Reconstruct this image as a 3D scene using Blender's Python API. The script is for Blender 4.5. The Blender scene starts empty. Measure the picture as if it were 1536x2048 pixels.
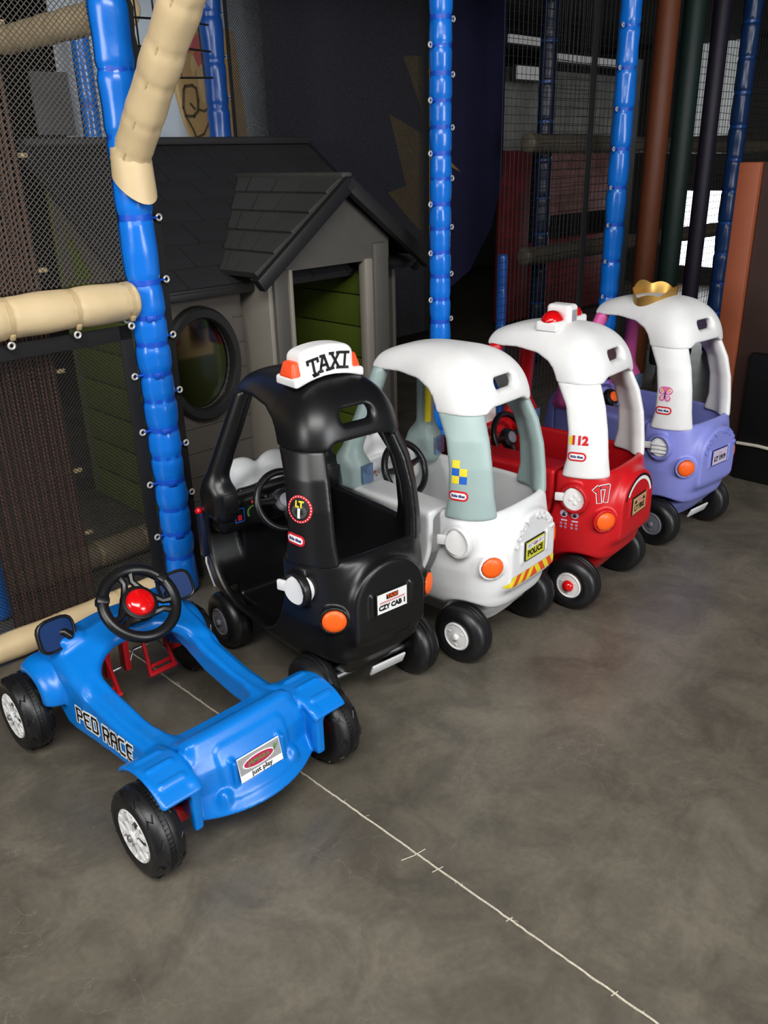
import bpy, bmesh, math, random
import numpy as np
import openvdb as vdb
from mathutils import Vector, Matrix
from mathutils.bvhtree import BVHTree

random.seed(7)
SC = bpy.context.scene
COL = SC.collection
PI = math.pi
R = math.radians

# ------------------------------------------------------------------ camera, world, light, exposure
FPX = 1682.29
cam_d = bpy.data.cameras.new('camera')
cam_d.sensor_fit = 'VERTICAL'
cam_d.sensor_height = 36.0
cam_d.lens = FPX * 36.0 / 2048.0
cam_d.clip_start = 0.05
cam = bpy.data.objects.new('camera', cam_d)
COL.objects.link(cam)
_p, _r = R(22.8990), R(-1.45627)
_fwd = Vector((0, math.cos(_p), -math.sin(_p)))
_up0 = Vector((0, math.sin(_p), math.cos(_p)))
_rt0 = Vector((1, 0, 0))
_rt = math.cos(_r) * _rt0 + math.sin(_r) * _up0
_up = -math.sin(_r) * _rt0 + math.cos(_r) * _up0
cam.matrix_world = Matrix(((_rt.x, _up.x, -_fwd.x, 0), (_rt.y, _up.y, -_fwd.y, 0), (_rt.z, _up.z, -_fwd.z, 1.5), (0, 0, 0, 1)))
SC.camera = cam

SC.cycles.max_bounces = 7
SC.cycles.diffuse_bounces = 3
SC.cycles.glossy_bounces = 3
SC.cycles.transmission_bounces = 5
SC.cycles.use_adaptive_sampling = True
SC.cycles.adaptive_threshold = 0.04
SC.cycles.caustics_reflective = False
SC.cycles.caustics_refractive = False
vs = SC.view_settings
vs.view_transform = 'Standard'
vs.look = 'None'
vs.exposure = 0.68
vs.gamma = 1.0
vs.use_curve_mapping = False

world = bpy.data.worlds.new('hall_air')
SC.world = world
world.use_nodes = True
world.node_tree.nodes['Background'].inputs[0].default_value = (0.72, 0.78, 0.85, 1)
world.node_tree.nodes['Background'].inputs[1].default_value = 0.06

def area(name, loc, target, sx, sy, power, color):
    l = bpy.data.lights.new(name, 'AREA')
    l.shape = 'RECTANGLE'
    l.size, l.size_y, l.energy, l.color = sx, sy, power, color
    o = bpy.data.objects.new(name, l)
    o.location = loc
    o.rotation_euler = (Vector(target) - Vector(loc)).to_track_quat('-Z', 'Y').to_euler()
    COL.objects.link(o)
    return o
# daylight from the hall's high windows behind the photographer
area('daylight_rooflight', (0.2, -0.3, 3.55), (0.2, 2.2, 0.2), 3.4, 1.8, 190, (1.0, 0.99, 0.965))
area('daylight_window', (-3.4, -1.2, 2.3), (0.0, 2.4, 0.4), 1.8, 1.6, 60, (1.0, 0.985, 0.95))
area('daylight_door', (3.9, -1.4, 1.9), (0.6, 2.8, 0.5), 1.8, 2.2, 95, (0.97, 0.985, 1.0))

# ------------------------------------------------------------------ materials
MATS = {}
def mat(name, col, rough=0.5, metal=0.0, coat=0.0, var=0.0, scale=20.0, bump=0.0, bscale=120.0, trans=0.0, emit=None, estr=0.0, spec=0.5, alpha=1.0):
    if name in MATS:
        return MATS[name]
    m = bpy.data.materials.new(name)
    m.use_nodes = True
    nt = m.node_tree
    b = nt.nodes['Principled BSDF']
    b.inputs['Base Color'].default_value = (*col, 1)
    b.inputs['Roughness'].default_value = rough
    b.inputs['Metallic'].default_value = metal
    b.inputs['Coat Weight'].default_value = coat
    b.inputs['Specular IOR Level'].default_value = spec
    if trans:
        b.inputs['Transmission Weight'].default_value = trans
    if alpha < 1:
        b.inputs['Alpha'].default_value = alpha
    if emit:
        b.inputs['Emission Color'].default_value = (*emit, 1)
        b.inputs['Emission Strength'].default_value = estr
    tc = nt.nodes.new('ShaderNodeTexCoord')
    if var:
        n = nt.nodes.new('ShaderNodeTexNoise')
        n.inputs['Scale'].default_value = scale
        n.inputs['Detail'].default_value = 5
        nt.links.new(tc.outputs['Object'], n.inputs['Vector'])
        r = nt.nodes.new('ShaderNodeValToRGB')
        r.color_ramp.elements[0].position = 0.3
        r.color_ramp.elements[1].position = 0.7
        r.color_ramp.elements[0].color = (*[c * (1 - var) for c in col], 1)
        r.color_ramp.elements[1].color = (*[min(1, c * (1 + var)) for c in col], 1)
        nt.links.new(n.outputs['Fac'], r.inputs['Fac'])
        nt.links.new(r.outputs['Color'], b.inputs['Base Color'])
    if bump:
        n2 = nt.nodes.new('ShaderNodeTexNoise')
        n2.inputs['Scale'].default_value = bscale
        n2.inputs['Detail'].default_value = 3
        nt.links.new(tc.outputs['Object'], n2.inputs['Vector'])
        bp = nt.nodes.new('ShaderNodeBump')
        bp.inputs['Strength'].default_value = bump
        bp.inputs['Distance'].default_value = 0.004
        nt.links.new(n2.outputs['Fac'], bp.inputs['Height'])
        nt.links.new(bp.outputs['Normal'], b.inputs['Normal'])
    MATS[name] = m
    return m

def s2l(r, g, b):
    f = lambda c: (c / 255 / 12.92) if c <= 10 else ((c / 255 + 0.055) / 1.055) ** 2.4
    return (f(r), f(g), f(b))

def pl(name, rgb, rough=0.42, **k):   # moulded plastic
    return mat(name, s2l(*rgb), rough, var=k.pop('var', 0.04), scale=9, bump=k.pop('bump', 0.05), bscale=420, **k)

M_black = pl('black_plastic', (16, 16, 18), 0.34, spec=0.5)
M_white = pl('white_plastic', (232, 232, 232), 0.48)
M_silver = pl('pearl_white_plastic', (224, 225, 226), 0.40)
M_sage = pl('sage_grey_plastic', (156, 176, 174), 0.42)
M_red = pl('red_plastic', (196, 22, 30), 0.34)
M_lav = pl('lavender_plastic', (134, 140, 214), 0.40)
M_pink = pl('pink_plastic', (214, 92, 160), 0.42)
M_blue = pl('blue_plastic', (6, 116, 206), 0.28)
M_orange = pl('orange_plastic', (252, 100, 26), 0.38, var=0.02)
M_lamp = pl('lamp_orange_plastic', (255, 84, 40), 0.38, var=0.02)
M_redlens = mat('red_lens', s2l(210, 12, 16), 0.15, coat=0.4)
M_tyre = pl('tyre_plastic', (22, 22, 24), 0.38, bump=0.1)
M_hubgrey = pl('grey_plastic', (120, 120, 130), 0.45)
M_gold = mat('gold_plastic', s2l(190, 150, 80), 0.38, metal=0.75, var=0.06)
M_steel = mat('steel', s2l(170, 172, 176), 0.35, metal=0.9, var=0.05)
M_chrome = mat('nickel', s2l(200, 200, 205), 0.25, metal=1.0)
M_mirror = mat('mirror_glass', s2l(120, 150, 190), 0.12, metal=0.6)
M_mirrorblue = mat('dark_blue_mirror', s2l(12, 44, 92), 0.5, spec=0.2)
M_eye = mat('pale_nickel', s2l(214, 211, 204), 0.35, metal=0.3)
M_decwhite = mat('white_print', s2l(240, 240, 238), 0.45)
M_decblack = mat('black_print', s2l(14, 14, 16), 0.45)
M_decred = mat('red_print', s2l(206, 30, 44), 0.45)
M_decblue = mat('blue_print', s2l(34, 98, 196), 0.45)
M_decnavy = mat('navy_print', s2l(28, 34, 110), 0.45)
M_decyel = mat('yellow_print', s2l(238, 216, 50), 0.45)
M_declime = mat('lime_print', s2l(206, 204, 62), 0.45)
M_decorange = mat('orange_print', s2l(226, 84, 38), 0.45)
M_decpink = mat('pink_print', s2l(222, 110, 160), 0.45)
M_declilac = mat('lilac_print', s2l(200, 190, 215), 0.45)
M_dectan = mat('tan_print', s2l(196, 160, 110), 0.45)
M_decgreen = mat('green_print', s2l(88, 140, 60), 0.45)
M_deccrimson = mat('crimson_print', s2l(176, 32, 80), 0.45)
M_decgrey = mat('grey_print', s2l(120, 120, 122), 0.45)
M_padblue = mat('blue_vinyl', s2l(16, 116, 222), 0.26, var=0.06, scale=6, bump=0.25, bscale=22, coat=0.15)
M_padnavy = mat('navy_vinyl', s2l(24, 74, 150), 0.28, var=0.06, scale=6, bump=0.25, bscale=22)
M_beige = mat('beige_vinyl', s2l(214, 190, 148), 0.5, var=0.05, scale=8, bump=0.3, bscale=18)
M_strapblue = mat('blue_webbing', s2l(8, 80, 200), 0.45)
M_strapbeige = mat('beige_webbing', s2l(196, 172, 130), 0.55)
M_cloth = mat('black_net_border', s2l(17, 17, 18), 0.85, var=0.1)
M_netmid = mat('charcoal_net_cord', s2l(52, 52, 55), 0.7)
M_net = mat('black_net_cord', s2l(24, 24, 25), 0.7)
M_netgrey = mat('grey_net_cord', s2l(92, 88, 84), 0.65)
M_reed = mat('brown_reed', s2l(104, 70, 56), 0.6, var=0.25, scale=30, bump=0.3, bscale=60)

# ------------------------------------------------------------------ object helpers
def link(name, me, m=None, parent=None, loc=(0, 0, 0), rot=(0, 0, 0)):
    o = bpy.data.objects.new(name, me)
    COL.objects.link(o)
    o.location = loc
    o.rotation_euler = rot
    if parent:
        o.parent = parent
    if m is not None and me is not None:
        if len(me.materials) == 0:
            me.materials.append(m)
        elif me.materials[0] is not m:
            o.material_slots[0].link = 'OBJECT'
            o.material_slots[0].material = m
    return o

def tag(o, label, cat, group=None, kind=None):
    if label: o['label'] = label
    if cat: o['category'] = cat
    if group: o['group'] = group
    if kind: o['kind'] = kind
    return o

def thing(name, label, cat, loc=(0, 0, 0), rz=0.0, group=None, kind=None):
    o = bpy.data.objects.new(name, None)
    o.empty_display_size = 0.1
    COL.objects.link(o)
    o.location = loc
    o.rotation_euler = (0, 0, rz)
    return tag(o, label, cat, group, kind or 'thing')

def frame_to(z_dir, up=(0, 0, 1)):
    z = Vector(z_dir).normalized()
    u = Vector(up)
    if abs(z.dot(u)) > 0.99:
        u = Vector((0, 1, 0))
    x = u.cross(z).normalized()
    y = z.cross(x)
    return Matrix((x, y, z)).transposed()

class MB:
    """collects shapes into one mesh"""
    def __init__(self):
        self.v, self.f = [], []
    def add(self, vs_, fs_, M=None):
        o = len(self.v)
        for p in vs_:
            self.v.append(tuple(M @ Vector(p)) if M is not None else tuple(p))
        self.f += [tuple(i + o for i in f) for f in fs_]
        return self
    def box(self, c, h, M=None, rot=None):
        cx, cy, cz = c
        hx, hy, hz = h
        vs_ = [Vector((sx * hx, sy * hy, sz * hz)) for sz in (-1, 1) for sy in (-1, 1) for sx in (-1, 1)]
        if rot is not None:
            vs_ = [rot @ p for p in vs_]
        vs_ = [p + Vector(c) for p in vs_]
        return self.add(vs_, [(0, 2, 3, 1), (4, 5, 7, 6), (0, 1, 5, 4), (2, 6, 7, 3), (0, 4, 6, 2), (1, 3, 7, 5)], M)
    def rbox(self, c, h, r=0.005, seg=2, rot=None, M=None):
        bm = bmesh.new()
        bmesh.ops.create_cube(bm, size=2)
        for p in bm.verts:
            p.co = Vector((p.co.x * h[0], p.co.y * h[1], p.co.z * h[2]))
        bmesh.ops.bevel(bm, geom=bm.edges[:], offset=min(r, min(h) * 0.95), segments=seg, affect='EDGES', profile=0.5)
        bm.verts.index_update()
        vs_ = [(rot @ p.co if rot is not None else p.co) + Vector(c) for p in bm.verts]
        fs_ = [tuple(q.index for q in f.verts) for f in bm.faces]
        bm.free()
        return self.add(vs_, fs_, M)
    def tube(self, path, r, seg=10, caps=True, closed=False, M=None):
        P = [Vector(p) for p in path]
        n = len(P)
        rr = r if hasattr(r, '__len__') else [r] * n
        vs_, fs_ = [], []
        prev = None
        for i in range(n):
            if closed:
                t = P[(i + 1) % n] - P[i - 1]
            else:
                t = P[min(i + 1, n - 1)] - P[max(i - 1, 0)]
            t.normalize()
            if prev is None:
                u = Vector((0, 0, 1)) if abs(t.z) < 0.9 else Vector((1, 0, 0))
                a = u.cross(t).normalized()
            else:
                a = (prev - prev.dot(t) * t).normalized()
            prev = a
            b = t.cross(a)
            for k in range(seg):
                th = 2 * PI * k / seg
                vs_.append(P[i] + rr[i] * (math.cos(th) * a + math.sin(th) * b))
        for i in range(n if closed else n - 1):
            j = (i + 1) % n
            for k in range(seg):
                fs_.append((i * seg + k, i * seg + (k + 1) % seg, j * seg + (k + 1) % seg, j * seg + k))
        if caps and not closed:
            fs_.append(tuple(reversed(range(seg))))
            fs_.append(tuple((n - 1) * seg + k for k in range(seg)))
        return self.add(vs_, fs_, M)
    def lathe(self, prof, seg=32, M=None, closed=False):
        """prof = [(radius, height)], axis z"""
        vs_, fs_ = [], []
        n = len(prof)
        for (r, z) in prof:
            for k in range(seg):
                th = 2 * PI * k / seg
                vs_.append((r * math.cos(th), r * math.sin(th), z))
        for i in range(n if closed else n - 1):
            j = (i + 1) % n
            for k in range(seg):
                fs_.append((i * seg + k, i * seg + (k + 1) % seg, j * seg + (k + 1) % seg, j * seg + k))
        if not closed:
            fs_.append(tuple(reversed(range(seg))))
            fs_.append(tuple((n - 1) * seg + k for k in range(seg)))
        return self.add(vs_, fs_, M)
    def prism(self, poly, z0, z1, M=None):
        n = len(poly)
        vs_ = [(x, y, z0) for x, y in poly] + [(x, y, z1) for x, y in poly]
        fs_ = [tuple(reversed(range(n))), tuple(range(n, 2 * n))] + [(i, (i + 1) % n, n + (i + 1) % n, n + i) for i in range(n)]
        return self.add(vs_, fs_, M)
    def mesh(self, name, smooth=True, angle=40, fix=True):
        me = bpy.data.meshes.new(name)
        me.from_pydata(self.v, [], self.f)
        if fix:
            bm = bmesh.new(); bm.from_mesh(me)
            bmesh.ops.recalc_face_normals(bm, faces=bm.faces)
            bm.to_mesh(me); bm.free()
        if smooth:
            me.polygons.foreach_set('use_smooth', [True] * len(me.polygons))
            me.set_sharp_from_angle(angle=R(angle))
        me.update()
        return me
    def build(self, name, m, parent=None, loc=(0, 0, 0), rot=(0, 0, 0), **k):
        return link(name, self.mesh(name, **k), m, parent, loc, rot)

# ------------------------------------------------------------------ distance-field modelling
def smin(a, b, k):
    h = np.clip(0.5 + 0.5 * (b - a) / k, 0, 1)
    return b * (1 - h) + a * h - k * h * (1 - h)
def smax(a, b, k):
    return -smin(-a, -b, k)
def nrm(q, res):
    g = np.gradient(q, res)
    return (q - 1) / np.sqrt(g[0] ** 2 + g[1] ** 2 + g[2] ** 2 + 1e-6)
def rb2(u, v, hu, hv, r):
    a, b = np.abs(u) - hu + r, np.abs(v) - hv + r
    return np.sqrt(np.maximum(a, 0) ** 2 + np.maximum(b, 0) ** 2) + np.minimum(np.maximum(a, b), 0) - r
def rb3(x, y, z, c, h, r):
    a, b, d = np.abs(x - c[0]) - h[0] + r, np.abs(y - c[1]) - h[1] + r, np.abs(z - c[2]) - h[2] + r
    return np.sqrt(np.maximum(a, 0) ** 2 + np.maximum(b, 0) ** 2 + np.maximum(d, 0) ** 2) + np.minimum(np.maximum(np.maximum(a, b), d), 0) - r
def capsule(x, y, z, A, B, r0, r1=None):
    r1 = r0 if r1 is None else r1
    A, B = np.array(A, float), np.array(B, float)
    d = B - A
    t = np.clip(((x - A[0]) * d[0] + (y - A[1]) * d[1] + (z - A[2]) * d[2]) / (d @ d), 0, 1)
    return np.sqrt((x - A[0] - t * d[0]) ** 2 + (y - A[1] - t * d[1]) ** 2 + (z - A[2] - t * d[2]) ** 2) - (r0 + (r1 - r0) * t)
def ell(x, y, z, c, r):
    k0 = np.sqrt(((x - c[0]) / r[0]) ** 2 + ((y - c[1]) / r[1]) ** 2 + ((z - c[2]) / r[2]) ** 2)
    k1 = np.sqrt(((x - c[0]) / r[0] ** 2) ** 2 + ((y - c[1]) / r[1] ** 2) ** 2 + ((z - c[2]) / r[2] ** 2) ** 2)
    return k0 * (k0 - 1) / (k1 + 1e-6)
def curve1(z, zs, vals, blur=9):
    t = np.linspace(zs[0] - 0.06, zs[-1] + 0.06, 400)
    v = np.interp(t, zs, vals)
    if blur:
        k = np.hanning(blur + 2)[1:-1]; k /= k.sum()
        v = np.convolve(np.pad(v, blur // 2, mode='edge'), k, mode='valid')
    return np.interp(z, t, v)

GEO = {}
def sdf_mesh(name, lo, hi, res, fn, angle=None):
    ax = [np.arange(lo[i], hi[i], res, dtype=np.float32) for i in range(3)]
    X, Y, Z = np.meshgrid(*ax, indexing='ij')
    d = fn(X, Y, Z, res).astype(np.float32)
    d = np.clip(d, -0.03, 0.03)
    d[0], d[-1], d[:, 0], d[:, -1], d[:, :, 0], d[:, :, -1] = (0.03,) * 6
    g = vdb.FloatGrid(0.03)
    g.copyFromArray(d)
    pts, tris, quads = g.convertToPolygons(isovalue=0.0, adaptivity=0.0)
    P = np.asarray(pts, float) * res + np.array(lo)
    F = [tuple(int(i) for i in q) for q in quads] + [tuple(int(i) for i in t) for t in tris]
    q = np.asarray(quads)
    if len(q):
        a, b, c, e = (P[q[:, i]] for i in range(4))
        vol = (np.einsum('ij,ij->i', a, np.cross(b, c)) + np.einsum('ij,ij->i', a, np.cross(c, e))).sum()
        if vol < 0:
            F = [tuple(reversed(f)) for f in F]
    me = bpy.data.meshes.new(name)
    me.from_pydata(P.tolist(), [], F)
    me.polygons.foreach_set('use_smooth', [True] * len(me.polygons))
    me.update()
    GEO[name] = BVHTree.FromPolygons(P.tolist(), F)
    return me

# ------------------------------------------------------------------ flat print: shapes in 2D laid onto surfaces
def rect2(cx, cy, hw, hh):
    return [(cx - hw, cy - hh), (cx + hw, cy - hh), (cx + hw, cy + hh), (cx - hw, cy + hh)]
def rrect2(cx, cy, hw, hh, r, n=5):
    out = []
    for (sx, sy, a0) in ((1, 1, 0), (-1, 1, 90), (-1, -1, 180), (1, -1, 270)):
        for k in range(n + 1):
            a = R(a0 + 90 * k / n)
            out.append((cx + sx * (hw - r) + r * math.cos(a), cy + sy * (hh - r) + r * math.sin(a)))
    return out
def ell2(cx, cy, rx, ry, n=28):
    return [(cx + rx * math.cos(2 * PI * k / n), cy + ry * math.sin(2 * PI * k / n)) for k in range(n)]
def stroke2(pts, w):
    out = []
    for (a, b) in zip(pts[:-1], pts[1:]):
        d = Vector((b[0] - a[0], b[1] - a[1])); L = d.length
        if L < 1e-9: continue
        d /= L; nn = Vector((-d.y, d.x)) * w / 2
        e = d * w / 2 * 0.7
        out.append([(a[0] - e.x + nn.x, a[1] - e.y + nn.y), (a[0] - e.x - nn.x, a[1] - e.y - nn.y), (b[0] + e.x - nn.x, b[1] + e.y - nn.y), (b[0] + e.x + nn.x, b[1] + e.y + nn.y)])
    return out
class Shape:
    def __init__(self): self.v, self.f = [], []
    def poly(self, pts):
        o = len(self.v); self.v += [tuple(p) for p in pts]; self.f.append(tuple(range(o, o + len(pts)))); return self
    def polys(self, L):
        for p in L: self.poly(p)
        return self
    def raw(self, v, f, T=lambda p: p):
        o = len(self.v); self.v += [T(p) for p in v]; self.f += [tuple(i + o for i in q) for q in f]; return self
_txt = {}
def text2(body, size, cx=0, cy=0, bold=0.0, wide=1.0, rot=0.0, shear=0.0):
    key = (body, bold)
    if key not in _txt:
        cu = bpy.data.curves.new('t', 'FONT')
        cu.body = body; cu.size = 1.0; cu.offset = bold; cu.resolution_u = 2
        cu.align_x = 'CENTER'; cu.align_y = 'CENTER'
        ob = bpy.data.objects.new('t', cu); COL.objects.link(ob)
        dg = bpy.context.evaluated_depsgraph_get()
        me = bpy.data.meshes.new_from_object(ob.evaluated_get(dg))
        v = [(p.co.x, p.co.y) for p in me.vertices]
        f = [tuple(p.vertices) for p in me.polygons]
        bpy.data.objects.remove(ob); bpy.data.curves.remove(cu); bpy.data.meshes.remove(me)
        _txt[key] = (v, f)
    v, f = _txt[key]
    c, s = math.cos(rot), math.sin(rot)
    out = []
    for (x, y) in v:
        x, y = x * size * wide + shear * y * size, y * size
        out.append((cx + c * x - s * y, cy + s * x + c * y))
    return out, f
def T(body, size, **k):
    return Shape().raw(*text2(body, size, **k))

def surf_frame(point, geo):
    loc, n, i, d = GEO[geo].find_nearest(Vector(point))
    n = n.normalized()
    U = Vector((0, 0, 1)).cross(n).normalized()
    V = n.cross(U)
    return loc, n, U, V
def decal(name, shape, m, parent, fr, geo=None, off=0.0012, rot=0.0, maxlen=0.012, thick=0.0):
    """lay a 2D shape on the surface of geo, centred on frame fr = (loc, normal, U, V)"""
    loc, n, U, V = fr
    bm = bmesh.new()
    c, s = math.cos(rot), math.sin(rot)
    vs_ = [bm.verts.new((c * x - s * y, s * x + c * y, 0)) for x, y in shape.v]
    for f in shape.f:
        try: bm.faces.new([vs_[i] for i in f])
        except ValueError: pass
    if geo:
        bmesh.ops.triangulate(bm, faces=bm.faces[:])
        for _ in range(3):
            L = [e for e in bm.edges if e.calc_length() > maxlen]
            if not L: break
            bmesh.ops.subdivide_edges(bm, edges=L, cuts=1)
            bmesh.ops.triangulate(bm, faces=bm.faces[:])
    for f in bm.faces:
        if f.normal.z < 0: f.normal_flip()
    for p in bm.verts:
        w = loc + U * p.co.x + V * p.co.y
        if geo:
            h = GEO[geo].ray_cast(w + n * 0.09, -n, 0.2)
            p.co = (h[0] + n * off) if h[0] is not None else (w + n * off)
        else:
            p.co = w + n * off
    if thick:
        r = bmesh.ops.extrude_face_region(bm, geom=bm.faces[:])
        for g in r['geom']:
            if isinstance(g, bmesh.types.BMVert): g.co += n * thick
        bmesh.ops.recalc_face_normals(bm, faces=bm.faces)
    me = bpy.data.meshes.new(name)
    bm.to_mesh(me); bm.free()
    return link(name, me, m, parent)
# ------------------------------------------------------------------ the hall. Structure frame: s along the play frame, n into it, z up
SO = Vector((-.768, 2.839, 0))
SD = Vector((.70711, .70711, 0))
SN = Vector((-.70711, .70711, 0))
def W(s, n, z=0.0):
    return SO + s * SD + n * SN + Vector((0, 0, z))
RZ = PI / 4
def sobj(name, mb, m, s0=0.0, n0=0.0, parent=None, kind=None, **k):
    """mesh given in (s, n, z); its origin is set at (s0, n0)"""
    mb.v = [(x - s0, y - n0, z) for x, y, z in mb.v]
    if parent:
        o = mb.build(name, m, parent, loc=(s0, n0, 0), **k)
    else:
        o = mb.build(name, m, None, loc=W(s0, n0), rot=(0, 0, RZ), **k)
    if kind: o['kind'] = kind
    return o
def sthing(name, label, cat, s0, n0, group=None, kind=None):
    o = thing(name, label, cat, W(s0, n0), RZ, group, kind)
    o['_s'] = s0; o['_n'] = n0
    return o
def spart(name, mb, m, root, **k):
    s0, n0 = root['_s'], root['_n']
    mb.v = [(x - s0, y - n0, z) for x, y, z in mb.v]
    return mb.build(name, m, root, **k)

def concrete():
    m = bpy.data.materials.new('polished_concrete')
    m.use_nodes = True
    nt = m.node_tree
    b = nt.nodes['Principled BSDF']
    tc = nt.nodes.new('ShaderNodeTexCoord')
    def noise(sc, det, rough=.6, dist=0.0):
        n = nt.nodes.new('ShaderNodeTexNoise')
        n.inputs['Scale'].default_value = sc; n.inputs['Detail'].default_value = det
        n.inputs['Roughness'].default_value = rough; n.inputs['Distortion'].default_value = dist
        nt.links.new(tc.outputs['Object'], n.inputs['Vector'])
        return n.outputs['Fac']
    def ramp(fac, p0, c0, p1, c1):
        r = nt.nodes.new('ShaderNodeValToRGB')
        e = r.color_ramp.elements
        e[0].position, e[0].color = p0, (*c0, 1)
        e[1].position, e[1].color = p1, (*c1, 1)
        nt.links.new(fac, r.inputs['Fac'])
        return r.outputs['Color']
    def mix(a, bb, fac, mode='MIX'):
        x = nt.nodes.new('ShaderNodeMix'); x.data_type = 'RGBA'; x.blend_type = mode
        if isinstance(fac, float): x.inputs[0].default_value = fac
        else: nt.links.new(fac, x.inputs[0])
        nt.links.new(a, x.inputs[6]); nt.links.new(bb, x.inputs[7])
        return x.outputs[2]
    base = ramp(noise(1.6, 6, .62, .4), .32, (.116, .102, .079), .70, (.182, .161, .126))
    blot = ramp(noise(5.5, 6, .66, .8), .36, (.62, .62, .63), .62, (1.0, 1.0, 1.0))
    c = mix(base, blot, 1.0, 'MULTIPLY')
    fine = ramp(noise(60, 4), .35, (.88, .88, .88), .7, (1.06, 1.06, 1.06))
    c = mix(c, fine, 1.0, 'MULTIPLY')
    # hairline craze cracks, paler than the slab
    vo = nt.nodes.new('ShaderNodeTexVoronoi'); vo.feature = 'DISTANCE_TO_EDGE'; vo.inputs['Scale'].default_value = 6.5
    wn = nt.nodes.new('ShaderNodeTexNoise'); wn.inputs['Scale'].default_value = 7; wn.inputs['Detail'].default_value = 6
    nt.links.new(tc.outputs['Object'], wn.inputs['Vector'])
    va = nt.nodes.new('ShaderNodeMix'); va.data_type = 'VECTOR'; va.inputs[0].default_value = .30
    nt.links.new(tc.outputs['Object'], va.inputs[4]); nt.links.new(wn.outputs['Color'], va.inputs[5])
    nt.links.new(va.outputs[1], vo.inputs['Vector'])
    cr = nt.nodes.new('ShaderNodeMapRange')
    cr.inputs['From Min'].default_value = 0.0; cr.inputs['From Max'].default_value = .009
    cr.inputs['To Min'].default_value = .28; cr.inputs['To Max'].default_value = 0.0
    nt.links.new(vo.outputs['Distance'], cr.inputs['Value'])
    msk = nt.nodes.new('ShaderNodeMath'); msk.operation = 'MULTIPLY'
    mr = ramp(noise(2.3, 3), .48, (0, 0, 0), .62, (1, 1, 1))
    nt.links.new(cr.outputs['Result'], msk.inputs[0]); nt.links.new(mr, msk.inputs[1])
    pale = nt.nodes.new('ShaderNodeRGB'); pale.outputs[0].default_value = (.34, .32, .27, 1)
    c = mix(c, pale.outputs[0], msk.outputs[0])
    # scattered pale specks
    sp = nt.nodes.new('ShaderNodeTexVoronoi'); sp.inputs['Scale'].default_value = 11
    nt.links.new(tc.outputs['Object'], sp.inputs['Vector'])
    sr = nt.nodes.new('ShaderNodeMapRange'); sr.inputs['From Min'].default_value = .014; sr.inputs['From Max'].default_value = .026
    sr.inputs['To Min'].default_value = .55; sr.inputs['To Max'].default_value = 0
    nt.links.new(sp.outputs['Distance'], sr.inputs['Value'])
    c = mix(c, pale.outputs[0], sr.outputs['Result'])
    nt.links.new(c, b.inputs['Base Color'])
    rr = nt.nodes.new('ShaderNodeMapRange'); rr.inputs['To Min'].default_value = .24; rr.inputs['To Max'].default_value = .46
    nt.links.new(noise(4.0, 5), rr.inputs['Value']); nt.links.new(rr.outputs['Result'], b.inputs['Roughness'])
    bp = nt.nodes.new('ShaderNodeBump'); bp.inputs['Strength'].default_value = .12; bp.inputs['Distance'].default_value = .003
    nt.links.new(noise(35, 6), bp.inputs['Height']); nt.links.new(bp.outputs['Normal'], b.inputs['Normal'])
    return m
M_floor = concrete()
# two slabs meeting at the control joint that runs along n at s = JS
JS = -.367
fl = MB()
fl.box(((JS + .0022 + 10.2) / 2, .5, -.1), ((10.2 - JS - .0022) / 2, 6.0, .1))
fl.box(((JS - .0022 - 5.5) / 2, .5, -.1), ((5.5 + JS - .0022) / 2, 6.0, .1))
fl.box((JS, .5, -.12), (.01, 6.0, .1))
floor = sobj('floor', fl, M_floor, kind='structure', smooth=False)

M_wall = mat('dark_grey_paint', s2l(62, 60, 58), .85, var=.08, scale=3, bump=.1)
M_ceil = mat('dark_ceiling_paint', s2l(40, 39, 38), .9, var=.1, scale=2)
M_frame = mat('window_frame_paint', s2l(70, 70, 72), .6)
M_sky = mat('daylit_pane', (.9, .93, .96), .3, emit=(.95, .98, 1.0), estr=2.0)
M_skydim = mat('dim_daylit_pane', (.5, .5, .5), .5, emit=(.8, .85, .85), estr=.16)  # upper pane glows more weakly than the lower one
sobj('ceiling', MB().box((2.3, .5, 3.65), (7.8, 6.0, .05)), M_ceil, kind='structure', smooth=False)
sobj('wall_back', MB().box((2.3, 6.45, 1.8), (7.8, .05, 1.8)), M_wall, kind='structure', smooth=False)
sobj('wall_left', MB().box((-5.45, .5, 1.8), (.05, 6.0, 1.8)), M_wall, kind='structure', smooth=False)
# right wall, built round its two window bands
RW = 8.6
wr = MB()
wr.box((RW + .05, -1.85, 1.8), (.05, 3.65, 1.8)); wr.box((RW + .05, 4.45, 1.8), (.05, 2.05, 1.8))
wr.box((RW + .05, 2.1, .08), (.05, .3, .08)); wr.box((RW + .05, 2.1, 1.34), (.05, .3, .25)); wr.box((RW + .05, 2.1, 3.15), (.05, .3, .45))
sobj('wall_right', wr, M_wall, RW, 2.1, kind='structure', smooth=False)
for nm, z0, z1, m in (('window_1', .16, 1.09, M_sky), ('window_2', 1.59, 2.70, M_skydim)):
    w_ = sobj(nm, MB().box((RW + .02, 2.1, (z0 + z1) / 2), (.008, .3, (z1 - z0) / 2)), m, RW, 2.1, kind='structure', smooth=False)
    fm = MB()
    for k in range(2):
        fm.box((RW - .01, 1.82 + k * .56, (z0 + z1) / 2), (.02, .02, (z1 - z0) / 2))
    for zz in (z0 + .02, z1 - .02): fm.box((RW - .01, 2.1, zz), (.02, .3, .02))
    fm.v = [(x - RW, y - 2.1, z) for x, y, z in fm.v]
    fm.build('window_frame', M_frame, w_, smooth=False)

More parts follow.
